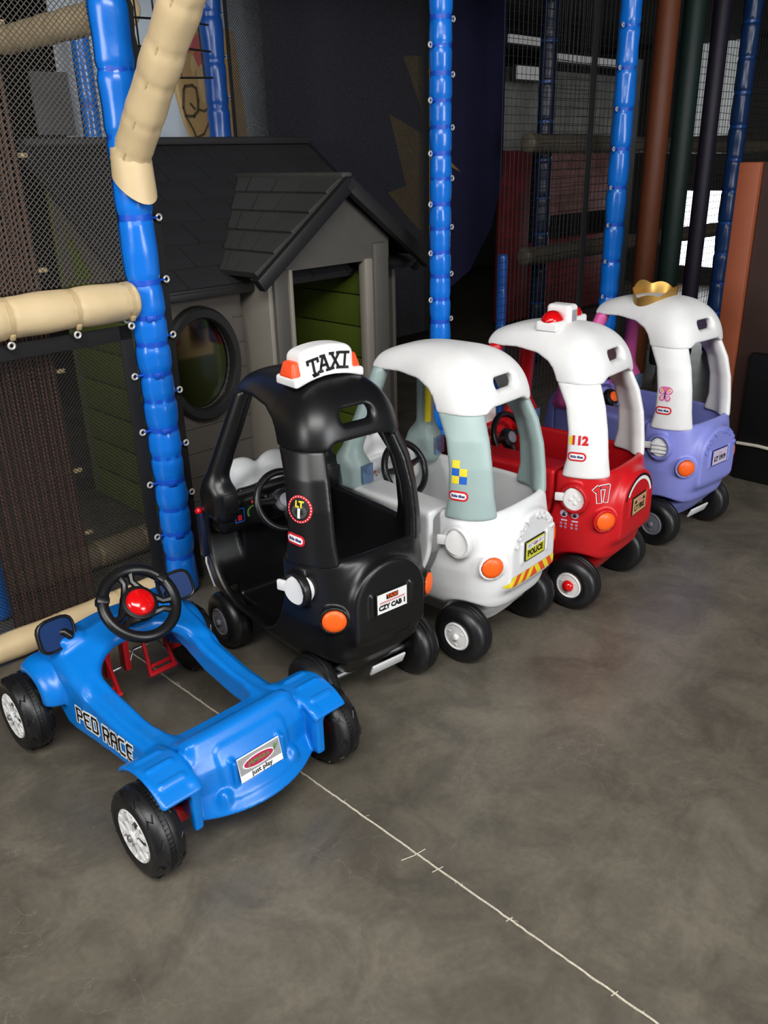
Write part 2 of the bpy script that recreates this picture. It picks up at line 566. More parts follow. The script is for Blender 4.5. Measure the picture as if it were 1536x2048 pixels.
# inferred upper deck of the play frame, added to keep its interior dark
sobj('shading_deck', MB().box((3.6, 3.2, 2.61), (4.9, 3.2, .05)), mat('black_deck', s2l(24, 24, 24), .9, var=.1), 3.6, 3.2, kind='structure', smooth=False)

# pale frayed cord caulked into the joint
M_cord = mat('joint_cord', s2l(205, 196, 178), .9, var=.2, scale=200, bump=.5, bscale=900)
pts = []
for k in range(240):
    n_ = -3.2 + 3.0 * k / 239
    pts.append((JS + random.uniform(-.0007, .0007), n_, .0012 + random.uniform(-.0006, .0006)))
jc = MB().tube(pts, .0024, 6)
cordo = sobj('joint_cord', jc, M_cord, JS, -1.7)
tag(cordo, 'frayed pale cord filling the straight joint across the concrete floor', 'cord')
fb = MB()
for k in range(60):
    n_ = random.uniform(-3.0, -.4)
    a = random.uniform(0, 2 * PI); l = random.uniform(.004, .012)
    fb.tube([(JS, n_, .003), (JS + l * .6 * math.cos(a), n_ + l * .6 * math.sin(a), .006), (JS + l * math.cos(a), n_ + l * math.sin(a), .003)], .0005, 4)
for (n_, l) in ((-1.53, .045), (-1.60, .02), (-1.80, .012), (-2.22, .018), (-2.05, .012)):
    fb.tube([(JS - l * .9, n_ + l * .2, .003), (JS - l * .3, n_ - l * .1, .006), (JS + l * .5, n_ - l * .2, .004)], .0012, 5)
fb.v = [(x - JS, y + 1.7, z) for x, y, z in fb.v]
fo_ = fb.build('frayed_ends', M_cord, cordo); fo_['kind'] = 'stuff'
# ------------------------------------------------------------------ the toy coupes (car frame: x right, y forward, z up)
BZ = [.085, .12, .15, .175, .192, .21, .25, .32, .40, .46, .505, .56]
BA = [.105, .135, .160, .181, .193, .198, .204, .211, .209, .208, .210, .202]
BR_ = [.02, -.005, -.030, -.050, -.067, -.073, -.080, -.088, -.083, -.072, -.062, -.055]
BF = [.52, .58, .64, .67, .69, .70, .70, .70, .69, .68, .66, .64]
def body_outer(x, y, z, res, top=True):
    a, yr, yf = curve1(z, BZ, BA), curve1(z, BZ, BR_), curve1(z, BZ, BF)
    yc = .30
    b = np.where(y < yc, yc - yr, yf - yc)
    n = 3.9
    q = ((np.abs(x) / a) ** n + (np.abs(y - yc) / b) ** n) ** (1 / n)
    d = nrm(q, res)
    d = np.where(q < 0.3, -0.06, d)
    # raised arch on the tail
    zz = np.maximum(z - .37, 0)
    arch = smax(np.sqrt(x ** 2 + zz ** 2) - .120, np.maximum(-.101 - y, y - .1), .012)
    arch = smax(arch, .25 - z, .035)
    d = smin(d, arch, .028)
    if not top:
        return d
    ztop = np.interp(y, [-.2, .44, .50, .60, .68, .80], [.508, .508, .53, .535, .49, .38])
    d = smax(d, z - ztop, .022)
    d = smax(d, .088 - z, .02)
    return d
def door_zone(y, z):
    e = np.sqrt(((y - .345) / .235) ** 2 + (np.minimum(z - .42, 0) / .235) ** 2)
    return (e - 1) * .235
def coupe_body(x, y, z, res):
    o = body_outer(x, y, z, res)
    cav = smax(body_outer(x, y, z, res, False) + .026, .165 - z, .03)
    cav = smax(cav, y - .545, .02)
    d = smax(o, -cav, .012)
    d = smax(d, -smax(door_zone(y, z), x + .09, .01), .012)
    for yy in (.03, .54):
        w = np.maximum(np.sqrt((y - yy) ** 2 + (z - .097) ** 2) - .110, .118 - np.abs(x))
        d = smax(d, -w, .012)
    # recess for the plate between two short ribs
    for sx in (-1, 1):
        d = smin(d, rb3(x, y, z, (sx * .066, -.100, .370), (.005, .008, .036), .004), .006)
    # fuel cap boss and lamp rings
    d = smin(d, np.maximum(np.abs(np.sqrt((y - .034) ** 2 + (z - .423) ** 2) - .046) - .006, np.abs(x + .205) - .012), .012)
    for sx in (-1, 1):
        nx, ny = sx * -.58, -.815
        cx, cy = sx * -.157, -.057
        t = (x - cx) * nx + (y - cy) * ny
        u = (x - cx) * -ny + (y - cy) * nx
        rr = np.sqrt(u ** 2 + (z - .347) ** 2)
        d = smin(d, np.maximum(np.abs(rr - .037) - .004, np.abs(t) - .009), .008)
    return d
def coupe_door(x, y, z, res):
    o = body_outer(x, y, z, res)
    d = smax(o, -(o + .022), .008)
    d = smax(d, door_zone(y, z) + .007, .008)
    d = smax(d, x + .1, .01)
    return smax(d, z - .515, .012)
def roof_shape(x, y, z, res):
    yc = .2
    b = np.where(y < yc, .198, .37)
    m, n = 2.3, 4.0
    q = (((np.abs(x) / np.interp(y, [.2, .48], [.172, .142])) ** n + (np.abs(y - yc) / b) ** n) ** (m / n) + (np.abs(z - .77) / .199) ** m) ** (1 / m)
    d0 = nrm(q, res)
    d0 = np.where(q < .35, -0.06, d0)
    d = smax(d0, -(d0 + .034), .01)
    zc = curve1(y, [-.1, .146, .153, .166, .19, .24, .33, .47], [.797, .797, .814, .838, .860, .880, .888, .878], 9)
    d = smax(d, (zc - z) * .8, .008)
    d = smax(d, -np.maximum(rb2(x, z - .70, .100, .113, .035), y - .12), .012)
    d = smax(d, -np.maximum(rb2(x, z - .872, .048, .018, .016), y - .15), .016)
    return smax(d, y - .475, .025)
GZ = [.48, .505, .56, .65, .73, .80, .83]
def rear_pillar(sx):
    def f(x, y, z, res):
        a = curve1(z, GZ, [.212, .212, .211, .206, .194, .172, .164])
        yr = curve1(z, GZ, [-.061, -.061, -.057, -.046, -.026, .006, .013])
        b = .24 - yr
        n = 4.0
        q = ((np.abs(x) / a) ** n + (np.abs(y - .24) / b) ** n) ** (1 / n)
        d0 = nrm(q, res)
        d0 = np.where(q < .3, -.06, d0)
        d = smax(d0, -(d0 + .046), .016)
        yf = curve1(z, GZ, [.092, .090, .078, .082, .102, .150, .156], 15)
        xi = curve1(z, GZ, [.116, .118, .124, .122, .114, .100, .097], 15)
        d = smax(d, y - yf, .02)
        d = smax(d, xi - sx * x, .02)
        return smax(smax(d, z - .7995, .004), .492 - z, .006)
    return f
def front_pillar(sx):
    def f(x, y, z, res):
        x = x * sx
        d = capsule(x, y, z, (.098, .420, .90), (.188, .495, .60), .026, .032)
        pod = rb3(x, y, z, (.180, .490, .535), (.040, .062, .060), .034)
        d = smin(d, pod, .05)
        d = smin(d, capsule(x, y, z, (.175, .56, .50), (.18, .52, .55), .035), .03)
        return smax(d, z - .887, .01)
    return f
def eyes_shape(x, y, z, res):
    d = None
    for sx in (-1, 1):
        e = ell(x, y, z, (sx * .060, .585, .555), (.070, .030, .068))
        d = e if d is None else smin(d, e, .02)
    return smax(d, .505 - z, .008)
def seat_shape(x, y, z, res):
    d = rb3(x, y, z, (0, .16, .235), (.125, .10, .035), .02)
    return smin(d, rb3(x, y, z, (0, .055, .32), (.125, .022, .10), .02), .03)
def dash_shape(x, y, z, res):
    d = rb3(x, y, z, (0, .545, .465), (.18, .04, .06), .025)
    return smin(d, capsule(x, y, z, (0, .53, .48), (0, .45, .50), .022, .018), .02)

RES = .0048
CM = {
    'body': sdf_mesh('coupe_body', (-.235, -.14, .07), (.235, .77, .58), RES, coupe_body),
    'door': sdf_mesh('coupe_door', (-.235, .09, .16), (-.07, .60, .54), RES, coupe_door),
    'roof': sdf_mesh('coupe_roof', (-.19, -.03, .78), (.19, .50, 1.0), .0042, roof_shape),
    'rpl': sdf_mesh('coupe_rear_pillar_a', (-.235, -.08, .48), (-.08, .17, .81), .0042, rear_pillar(-1)),
    'rpr': sdf_mesh('coupe_rear_pillar_b', (.08, -.08, .48), (.235, .17, .81), .0042, rear_pillar(1)),
    'fpl': sdf_mesh('coupe_front_pillar_a', (-.24, .36, .45), (-.07, .61, .93), .0048, front_pillar(-1)),
    'fpr': sdf_mesh('coupe_front_pillar_b', (.07, .36, .45), (.24, .61, .93), .0048, front_pillar(1)),
    'eyes': sdf_mesh('coupe_eyes', (-.15, .53, .49), (.15, .64, .65), .0042, eyes_shape),
    'seat': sdf_mesh('coupe_seat', (-.14, .02, .19), (.14, .28, .44), .006, seat_shape),
    'dash': sdf_mesh('coupe_dash', (-.19, .42, .39), (.19, .60, .54), .006, dash_shape),
}
# wheel: axis x, outer face towards -x
def wheel_meshes():
    MX = Matrix.Rotation(-PI / 2, 4, 'Y')      # local z -> -x
    prof = [(.030, -.034), (.066, -.036), (.082, -.030), (.0885, -.020), (.0895, -.010), (.0865, -.008), (.0865, -.004), (.0900, -.002),
            (.0900, .002), (.0865, .004), (.0865, .008), (.0895, .010), (.0885, .020), (.082, .030), (.066, .037), (.050, .036), (.044, .030), (.030, .030)]
    ty = MB().lathe(prof, 48, MX).mesh('coupe_tyre', angle=50)
    hub = MB().lathe([(.03, .018), (.043, .020), (.044, .034), (.040, .037), (.036, .034), (.020, .036), (.012, .036)], 36, MX)
    hub.lathe([(.0, .03), (.010, .036), (.010, .041), (.006, .044), (.0, .044)], 16, MX)
    for k in range(3):
        a = 2 * PI * k / 3 + .5
        hub.rbox((-.0355, .026 * math.cos(a), .026 * math.sin(a)), (.0015, .005, .0025), .001)
    hub = hub.mesh('coupe_hub', angle=35)
    dome = MB().lathe([(.020, .034), (.019, .042), (.014, .049), (.007, .052), (.001, .053)], 24, MX).mesh('coupe_hubcap')
    return ty, hub, dome
W_TY, W_HUB, W_DOME = wheel_meshes()
# steering wheel in its own plane (z = towards the driver)
_sw = MB().tube([(.092 * math.cos(2 * PI * k / 40), .092 * math.sin(2 * PI * k / 40), 0) for k in range(40)], .0115, 10, closed=True)
for a in (R(10), R(170), R(270)):
    _sw.tube([(.03 * math.cos(a), .03 * math.sin(a), -.006), (.062 * math.cos(a), .062 * math.sin(a), -.004), (.090 * math.cos(a), .090 * math.sin(a), 0)], [.014, .010, .010], 8)
_sw.lathe([(.034, -.022), (.040, -.012), (.036, .004), (.02, .010), (.001, .011)], 28)
W_STEER = _sw.mesh('coupe_steering')
W_HORN = MB().lathe([(.022, .006), (.022, .014), (.014, .018), (.001, .019)], 24).mesh('coupe_horn')
# round lamp lens, axis z
W_LENS = MB().lathe([(.0325, -.006), (.0325, .006), (.029, .010), (.018, .0135), (.001, .0145)], 32).mesh('coupe_lens')
# fuel cap with a finger tab, axis z (x = towards the front of the car)
_c = MB().lathe([(.038, -.01), (.038, .010), (.035, .014), (.02, .015), (.001, .015)], 32)
_c.rbox((-.040, .004, .006), (.020, .014, .006), .004)
_cap_plain = _c
W_CAP = _c.mesh('coupe_cap')
_c = MB().lathe([(.038, -.01), (.038, .008), (.034, .012), (.001, .013)], 32)
_c.rbox((-.042, .004, .004), (.020, .013, .005), .004)
for a in (0, PI / 2, PI, 3 * PI / 2):
    _c.rbox((.012 * math.cos(a), .012 * math.sin(a), .014), (.0045, .0035, .002), .001, rot=Matrix.Rotation(a, 3, 'Z'))
W_CAPX = _c.mesh('coupe_cap_cross')
_c = MB().lathe([(.036, -.01), (.036, .006), (.030, .012), (.001, .013)], 32)
_c.rbox((-.042, .004, .003), (.020, .012, .005), .004)
for dy in (-.014, 0, .014):
    _c.rbox((0, dy, .015), (.030, .0055, .005), .004)
W_CAPR = _c.mesh('coupe_cap_ridged')

def place_frame(o, loc, n, U=None, k=1.0):
    z = Vector(n).normalized()
    x = Vector(U).normalized() if U is not None else Vector((0, 0, 1)).cross(z).normalized()
    y = z.cross(x)
    o.matrix_local = Matrix.Translation(loc) @ Matrix((x, y, z)).transposed().to_4x4() @ Matrix.Diagonal((k, k, 1, 1))

def badge(root, fr, geo, size=1.0, txt='little tikes', rot=0.0):
    b = decal('maker_badge', Shape().poly(rrect2(0, 0, .031 * size, .0155 * size, .0145 * size)), M_decred, root, fr, geo, .0016, rot)
    decal('badge_field', Shape().poly(rrect2(0, 0, .0255 * size, .0095 * size, .009 * size)), M_decwhite, b, fr, geo, .0024, rot)
    decal('badge_lettering', T(txt, .0125 * size, bold=.045, wide=.85), M_decnavy, b, fr, geo, .0030, rot)
    return b

def coupe(label, pose, C):
    root = thing('ride_on_car', label, 'toy car', (pose[0], pose[1], 0), pose[2], 'toy coupes parked in a row')
    root.scale = (1.05, 1, 1)
    body = link('body', CM['body'], C['body'], root)
    link('roof', CM['roof'], C['roof'], root)
    for k in ('rpl', 'rpr'):
        link('rear_pillar', CM[k], C['rear'], root)
    for k, sx in (('fpl', -1), ('fpr', 1)):
        fp = link('front_pillar', CM[k], C['front'], root)
        g = MB().rbox((sx * .180, .424, .546), (.024, .003, .032), .002)
        g.build('mirror_glass', C.get('glass', M_mirror), fp)
    link('headlight_eyes', CM['eyes'], C.get('eyes', M_white), root)
    link('seat', CM['seat'], C['inner'], root)
    dash = link('dashboard', CM['dash'], C['dash'], root)
    if C.get('dashprint'):
        fr = (Vector((-.085, .5045, .465)), Vector((0, -1, 0)), Vector((1, 0, 0)), Vector((0, 0, 1)))
        d1 = decal('dial_print', Shape().polys(stroke2([(-.045, -.022), (-.045, .022), (-.015, .022), (-.015, -.022), (-.045, -.022)], .003)), M_decblue, dash, fr, None, .0012)
        decal('dial_needle', Shape().poly(rect2(-.030, -.008, .007, .009)), M_decred, d1, fr, None, .0014)
        decal('dial_arc', Shape().polys(stroke2([(.018 + .02 * math.cos(a), .02 * math.sin(a)) for a in np.linspace(R(60), R(210), 8)], .006)), M_decgreen, d1, fr, None, .0014)
        decal('dial_star', Shape().poly([(.018 + (.009 if k % 2 == 0 else .004) * math.cos(k * PI / 5), .034 + (.009 if k % 2 == 0 else .004) * math.sin(k * PI / 5)) for k in range(10)]), M_decorange, d1, fr, None, .0014)
    st = link('steering_wheel', W_STEER, M_black, root)
    place_frame(st, Vector((0, .425, .508)), Vector((0, -.9, .43)))
    link('horn_button', W_HORN, C.get('horn', M_hubgrey), st)
    # wheels
    for sx in (-1, 1):
        for yy in (.03, .54):
            w = link('wheel', W_TY, M_tyre, root, (sx * (.176 if yy < .3 else .166), yy, .097), (0, 0, 0 if sx < 0 else PI))
            w.scale = (1.08, 1.08, 1.08)
            h = link('hub', W_HUB, C['hub'], w)
            if C.get('cap2'):
                link('hubcap', W_DOME, C['cap2'], w)
    for yy in (.03, .54):
        MB().tube([(-.15, yy, .097), (.15, yy, .097)], .009, 10).build('axle', M_steel, root)
    # door with its latch
    if C.get('door', 0.0) is None:
        return finish_coupe(root, C)
    hinge = Vector((-.205, .572, 0))
    dm = CM['door']
    d = link('door', dm, C['body'], root)
    d.matrix_local = Matrix.Translation(hinge) @ Matrix.Rotation(C.get('door', 0.0), 4, 'Z') @ Matrix.Translation(-hinge)
    return finish_coupe(root, C)

def finish_coupe(root, C):
    # lamps
    for sx in (-1, 1):
        fr = surf_frame((sx * .161, -.056, .337), 'coupe_body')
        n = Vector((sx * .58, -.815, 0)).normalized()
        o = link('tail_light', W_LENS, M_orange, root)
        place_frame(o, Vector((sx * .157, -.059, .347)) + n * .003, n)
    # fuel cap
    if C.get('capmesh'):
        o = link('fuel_cap', C['capmesh'], C.get('capmat', M_white), root)
        place_frame(o, Vector((-.203, .030, .423)), Vector((-1, -.38, .02)), k=1.12)
    # plate
    P = C['plate']
    fr = (Vector((0, -.1015, .370)), Vector((0, -1, 0)), Vector((1, 0, 0)), Vector((0, 0, 1)))
    pb = decal('license_plate', Shape().poly(rrect2(0, 0, .054, .0335, .005)), P['edge'], root, fr, None, 0, thick=.004)
    decal('plate_field', Shape().poly(rrect2(0, 0, .050, .0298, .004)), P['field'], pb, fr, None, .0046)
    for (sh, m) in P['print']:
        decal('plate_lettering', sh, m, pb, fr, None, .0052)
    bolts = MB()
    for sx in (-1, 1):
        for sz in (-1, 1):
            bolts.lathe([(.0022, 0), (.0018, .0012), (.0003, .0014)], 8, Matrix.Translation((sx * .050, -.1056, .370 + sz * .030)) @ Matrix.Rotation(PI / 2, 4, 'X'))
    bolts.build('plate_rivets', M_steel, pb)
    # raised lettering over the arch
    if C.get('emboss', True):
        sh = Shape()
        for ch, k in zip('COZY COUPE', range(10)):
            if ch == ' ': continue
            a = R(160 - 140 * k / 9)
            sh.raw(*text2(ch, .030, cx=.101 * math.cos(a), cy=.101 * math.sin(a), bold=.02, rot=a - PI / 2))
        fr2 = (Vector((0, -.101, .370)), Vector((0, -1, 0)), Vector((1, 0, 0)), Vector((0, 0, 1)))
        decal('raised_lettering', sh, C['body'], root, fr2, 'coupe_body', -.001, thick=.0060)
    if C.get('skid'):
        MB().rbox((.050, -.012, .094), (.060, .004, .020), .003, rot=Matrix.Rotation(R(25), 3, 'X')).build('skid_plate', C['skid'], root)
    return root

def checks(x0, y0, nx, ny, cw, chh):
    sh = Shape()
    for i in range(nx):
        for j in range(ny):
            if (i + j) % 2 == 0:
                sh.poly(rect2(x0 + i * cw, y0 + j * chh, cw / 2, chh / 2))
    return sh
def TT(*args):
    sh = Shape()
    for a in args: sh.raw(a.v, a.f)
    return sh

POSES = [(-.0490, 2.1325, R(38.4)), (.3905, 2.4392, R(47.6)), (.8078, 2.7662, R(49.7)), (1.2777, 3.2449, R(39.2))]
# --- taxi
taxi = coupe('black toy coupe with a white TAXI sign on its roof', POSES[0], dict(
    body=M_black, roof=M_black, rear=M_black, front=M_black, inner=M_black, dash=M_black, dashprint=True, hub=M_hubgrey, glass=M_black, capmesh=W_CAP, capmat=M_white, emboss=False,
    door=None, skid=M_silver, eyes=M_silver,
    plate=dict(edge=M_decblack, field=M_decwhite, print=[
        (T('CZY CAB 1', .0205, cy=-.0135, bold=.065, wide=.90), M_decblack), (checks(-.0405, .001, 28, 2, .003, .003), M_decred),
        (Shape().poly(rect2(0, .0165, .020, .0075)), M_decblack)])))
fr = (Vector((0, -.1015, .370)), Vector((0, -1, 0)), Vector((1, 0, 0)), Vector((0, 0, 1)))
_pl = [c for c in taxi.children if c.name.startswith('license_plate')][0]
decal('plate_heading', T('TAXI', .0145, cy=.0165, bold=.045, wide=1.1), M_decorange, _pl, fr, None, .0058)
badge(taxi, surf_frame((-.184, .043, .568), 'coupe_rear_pillar_a'), 'coupe_rear_pillar_a', 1.0, rot=R(-6))
fr = surf_frame((-.174, .034, .652), 'coupe_rear_pillar_a')
ro = decal('roundel', Shape().poly(ell2(0, 0, .038, .038)), M_decred, taxi, fr, 'coupe_rear_pillar_a', .0012)
decal('roundel_field', Shape().poly(ell2(0, 0, .0310, .0310)), M_decblack, ro, fr, 'coupe_rear_pillar_a', .0019)
decal('roundel_dots', Shape().polys([ell2(.0345 * math.cos(2 * PI * k / 26), .0345 * math.sin(2 * PI * k / 26), .0016, .0016, 8) for k in range(26)]), M_decwhite, ro, fr, 'coupe_rear_pillar_a', .0019)
decal('roundel_initials', T('LT', .024, cy=.013, bold=.05), M_decyel, ro, fr, 'coupe_rear_pillar_a', .0026)
rays = Shape()
for k in range(-5, 6):
    for sg in (-1, 1):
        a = R(90 * (1 - sg) + k * 14)
        rays.poly([(.010 * math.cos(a), -.008 + .008 * math.sin(a)), (.0235 * math.cos(a - .05), -.006 + .0185 * math.sin(a - .05)), (.0235 * math.cos(a + .05), -.006 + .0185 * math.sin(a + .05))])
decal('roundel_rays', rays, M_decgrey, ro, fr, 'coupe_rear_pillar_a', .0024)
decal('roundel_number', T('1', .034, cy=-.012, bold=.07), M_decwhite, ro, fr, 'coupe_rear_pillar_a', .0030)
# roof sign
def sign_body(x, y, z, res):
    top = 1.046 - .9 * x ** 2 * 2.2
    d = smax(rb2(y - .165, z - .99, .040, .075, .022), np.abs(x) - .082, .016)
    d = smax(d, (z - top) * .9, .02)
    base = rb3(x, y, z, (0, .165, .958), (.108, .050, .014), .008)
    bot = .936 + .030 * (1 - (x / .12) ** 2)
    return smax(smin(d, base, .006), bot - z, .006)
sg = link('taxi_sign', sdf_mesh('taxi_sign', (-.12, .10, .92), (.12, .23, 1.07), .0032, sign_body), M_white, taxi, loc=(-.014, 0, 0))
for sx in (-1, 1):
    lamp = MB()
    prof = [(.022, 0), (.022, 0)]
    pts = [(-.020, -.034), (.020, -.034), (.020, .034), (-.020, .034)]
    v = [(x * 1.0, y, .976) for x, y in pts] + [(x * .72 - sx * .004, y * .72, 1.018) for x, y in pts]
    lamp.add(v, [(3, 2, 1, 0), (4, 5, 6, 7), (0, 1, 5, 4), (1, 2, 6, 5), (2, 3, 7, 6), (3, 0, 4, 7)], Matrix.Translation((sx * .088, .165, -.008)))
    me = lamp.mesh('sign_lamp', smooth=False)
    bm = bmesh.new(); bm.from_mesh(me)
    bmesh.ops.bevel(bm, geom=bm.edges[:], offset=.007, segments=3, affect='EDGES', profile=.5)
    bm.to_mesh(me); bm.free()
    me.polygons.foreach_set('use_smooth', [True] * len(me.polygons))
    link('sign_lamp', me, M_lamp, sg)
# slab-serif letters, each leaning to follow the arch of the sign
LET = {'T': [[(-.5, .5), (.5, .5)], [(-.5, .5), (-.5, .28)], [(.5, .5), (.5, .28)], [(0, .5), (0, -.5)], [(-.25, -.5), (.25, -.5)]],
       'A': [[(-.42, -.5), (-.06, .5)], [(.42, -.5), (.06, .5)], [(-.3, .5), (.1, .5)], [(-.3, -.12), (.3, -.12)], [(-.6, -.5), (-.2, -.5)], [(.2, -.5), (.6, -.5)]],
       'X': [[(-.38, .5), (.38, -.5)], [(.38, .5), (-.38, -.5)], [(-.55, .5), (-.18, .5)], [(.18, .5), (.55, .5)], [(-.55, -.5), (-.18, -.5)], [(.18, -.5), (.55, -.5)]],
       'I': [[(0, .5), (0, -.5)], [(-.35, .5), (.35, .5)], [(-.35, -.5), (.35, -.5)]]}
shp = Shape()
for ch, cx, cz, rot in (('T', -.046, -.005, 0.16), ('A', -.014, .001, .06), ('X', .021, .003, -.04), ('I', .051, .000, -.14)):
    for st in LET[ch]:
        q = []
        for (u, v) in st:
            u, v = u * .031, v * .040
            q.append((cx + u * math.cos(rot) - v * math.sin(rot), cz + u * math.sin(rot) + v * math.cos(rot)))
        shp.polys(stroke2(q, .0074))
decal('sign_lettering', shp, M_decblack, sg, (Vector((0, .125, .998)), Vector((0, -1, 0)), Vector((1, 0, 0)), Vector((0, 0, 1))), 'taxi_sign', .0010)
hb = MB().rbox((-.222, .548, .42), (.010, .016, .075), .006)
hb = hb.build('door_hinge', mat('navy_hinge_plastic', s2l(18, 26, 50), .4), taxi)
MB().lathe([(.004, 0), (.011, .003), (.012, .010), (.007, .017), (.001, .018)], 18).build('hinge_knob', M_redlens, hb, loc=(-.226, .548, .492))

# --- police
police = coupe('white toy coupe with sage pillars, blue and yellow checks and a POLICE plate', POSES[1], dict(
    body=M_silver, roof=M_white, rear=M_sage, front=M_sage, inner=M_silver, dash=M_silver, dashprint=True, hub=M_white, capmesh=W_CAP, capmat=M_white, eyes=M_white, door=R(-4),
    plate=dict(edge=M_decblack, field=M_declime, print=[
        (Shape().poly(rect2(0, .0150, .047, .0095)), M_decwhite), (T('POLICE', .027, cy=-.0105, bold=.045, wide=.92), M_decblack),
        (TT(checks(-.040, .0125, 6, 2, .0045, .0055), checks(.018, .0125, 6, 2, .0045, .0055)), M_decnavy),
        (Shape().poly(rrect2(0, .0150, .0125, .0060, .005)), M_decpink)])))
G = 'coupe_rear_pillar_a'
badge(police, surf_frame((-.184, .043, .568), G), G)
fr = surf_frame((-.176, .045, .640), G)
c_ = .0235
ck = decal('check_sticker', Shape().poly(rect2(-c_ / 2, c_, c_ / 2, c_ / 2)).poly(rect2(-c_ / 2, -c_, c_ / 2, c_ / 2)).poly(rect2(c_ / 2, 0, c_ / 2, c_ / 2)), M_decyel, police, fr, G)
decal('check_blue', Shape().poly(rect2(-c_ / 2, 0, c_ / 2, c_ / 2)).poly(rect2(c_ / 2, -c_, c_ / 2, c_ / 2)), M_decblue, ck, fr, G)
stp = MB().tube([(.086, .398, .86), (.118, .424, .75), (.150, .452, .64)], [.010, .011, .012], 8)
stp.build('pillar_stripe', M_decyel, police)
# chevron strip under the plate
fr = (Vector((.0, -.09, .287)), Vector((0, -1, 0)), Vector((1, 0, 0)), Vector((0, 0, 1)))
ys, rs = Shape(), Shape()
for sgn in (-1, 1):
    for k in range(5):
        x0, x1, sl = .022 * k, .022 * (k + 1), .022
        q = [(sgn * x0, .018), (sgn * x1, .018), (sgn * (x1 + sl), -.018), (sgn * (x0 + sl), -.018)]
        q = [(max(-.128, min(.128, a)), b) for a, b in q]
        (ys if k % 2 == 0 else rs).poly(q)
rs.poly([(0, .018), (.022, -.018), (-.022, -.018)])
cv = decal('chevron_strip', ys, M_decyel, police, fr, 'coupe_body', .0024, maxlen=.007)
decal('chevron_red', rs, M_decorange, cv, fr, 'coupe_body', .0024, maxlen=.007)

# --- fire engine
fire = coupe('red toy coupe with a white roof, red siren and numbers 112 and 17', POSES[2], dict(
    body=M_red, roof=M_white, rear=M_white, front=M_red, inner=M_red, dash=M_red, dashprint=True, hub=M_white, cap2=M_redlens, capmesh=W_CAPX, capmat=M_white, eyes=M_white, emboss=False,
    plate=dict(edge=M_decblack, field=M_dectan, print=[
        (T('LT FIRE', .027, cy=-.0105, bold=.045, wide=.86), M_decblack), (Shape().poly(rrect2(0, .0150, .0125, .0060, .005)), M_decpink),
        (Shape().poly([(-.042, .008), (-.018, .008), (-.030, .022)]).poly([(.018, .008), (.042, .008), (.030, .022)]), M_decblack)])))
badge(fire, surf_frame((-.184, .043, .568), G), G)
fr = surf_frame((-.180, .040, .622), G)
n1 = decal('number_sticker', Shape().poly(ell2(-.026, 0, .010, .016)), M_decyel, fire, fr, G, .0010)
decal('number_print', T('112', .040, bold=.06, wide=.95), M_decred, n1, fr, G, .0018)
fr = surf_frame((-.160, -.045, .440), 'coupe_body')
S17 = [[(-.022, .016), (-.012, .024), (-.012, -.024)], [(.000, .024), (.022, .024), (.010, -.024)]]
W17 = lambda w: Shape().polys([p for s in S17 for p in stroke2(s, w)])
n2 = decal('race_number', W17(.0185), M_decwhite, fire, fr, 'coupe_body', .0012, R(6))
decal('race_number_edge', W17(.0135), M_decblack, n2, fr, 'coupe_body', .0018, R(6))
decal('race_number_print', W17(.0095), M_decred, n2, fr, 'coupe_body', .0024, R(6))
fr = surf_frame((-.205, .045, .340), 'coupe_body')
gp = Shape()
for gx in (-.024, .014):
    gp.poly(ell2(gx, .020, .0135, .0135))
    gp.poly(rect2(gx + .002, -.004, .011, .0028))
    for (a, b) in ((-.008, -.017), (.008, -.017), (-.008, -.030), (.008, -.030)):
        gp.poly(ell2(gx + a, b, .0042, .0042, 12))
ga = decal('gauge_sticker', gp, M_declilac, fire, fr, 'coupe_body', .0012)
gq = Shape()
for gx in (-.024, .014):
    gq.poly([(gx + .010 * math.cos(a), .020 + .010 * math.sin(a)) for a in np.linspace(R(200), R(340), 9)])
    gq.poly(ell2(gx, .020, .004, .004, 12))
    for (a, b) in ((-.008, -.017), (.008, -.017), (-.008, -.030), (.008, -.030)):
        gq.poly(ell2(gx + a, b, .002, .002, 8))
decal('gauge_print', gq, M_decblack, ga, fr, 'coupe_body', .0018)
arc = lambda r0, r1, a0, a1, w: [(r0 * math.cos(a), r0 * math.sin(a)) for a in np.linspace(a0, a1, 14)] + [((r1 + 0 * w) * math.cos(a), r1 * math.sin(a)) for a in np.linspace(a1, a0, 14)]
fr = (Vector((0, -.101, .370)), Vector((0, -1, 0)), Vector((1, 0, 0)), Vector((0, 0, 1)))
ac = decal('arch_stripe', Shape().poly(arc(.086, .098, R(15), R(150), 0)), M_decwhite, fire, fr, 'coupe_body', .0012)
decal('arch_stripe_edge', Shape().poly(arc(.099, .107, R(20), R(160), 0)), M_decblack, ac, fr, 'coupe_body', .0012)
# siren bar
def siren_base(x, y, z, res):
    d = rb3(x, y, z, (0, .235, .960), (.102, .042, .018), .008)
    d = smin(d, rb3(x, y, z, (0, .235, .982), (.030, .046, .042), .014), .004)
    bot = .936 + .028 * (1 - (x / .12) ** 2)
    return smax(d, bot - z, .005)
sb = link('siren', sdf_mesh('siren_base', (-.12, .17, .92), (.12, .30, 1.04), .0034, siren_base), M_white, fire)
for sx in (-1, 1):
    me = sdf_mesh('siren_lens', (-.05, -.05, -.01), (.05, .05, .05), .0034, lambda x, y, z, r: smax(ell(x, y, z, (0, 0, .0), (.044, .036, .036)), -z, .004))
    link('siren_lens', me, M_redlens, sb, loc=(sx * .062, .235, .974))
sl = MB()
for k in range(4):
    sl.rbox((-.012 + .008 * k, 0.1885, .987), (.0018, .0016, .020), .001)
sl.build('siren_slots', M_hubgrey, sb)

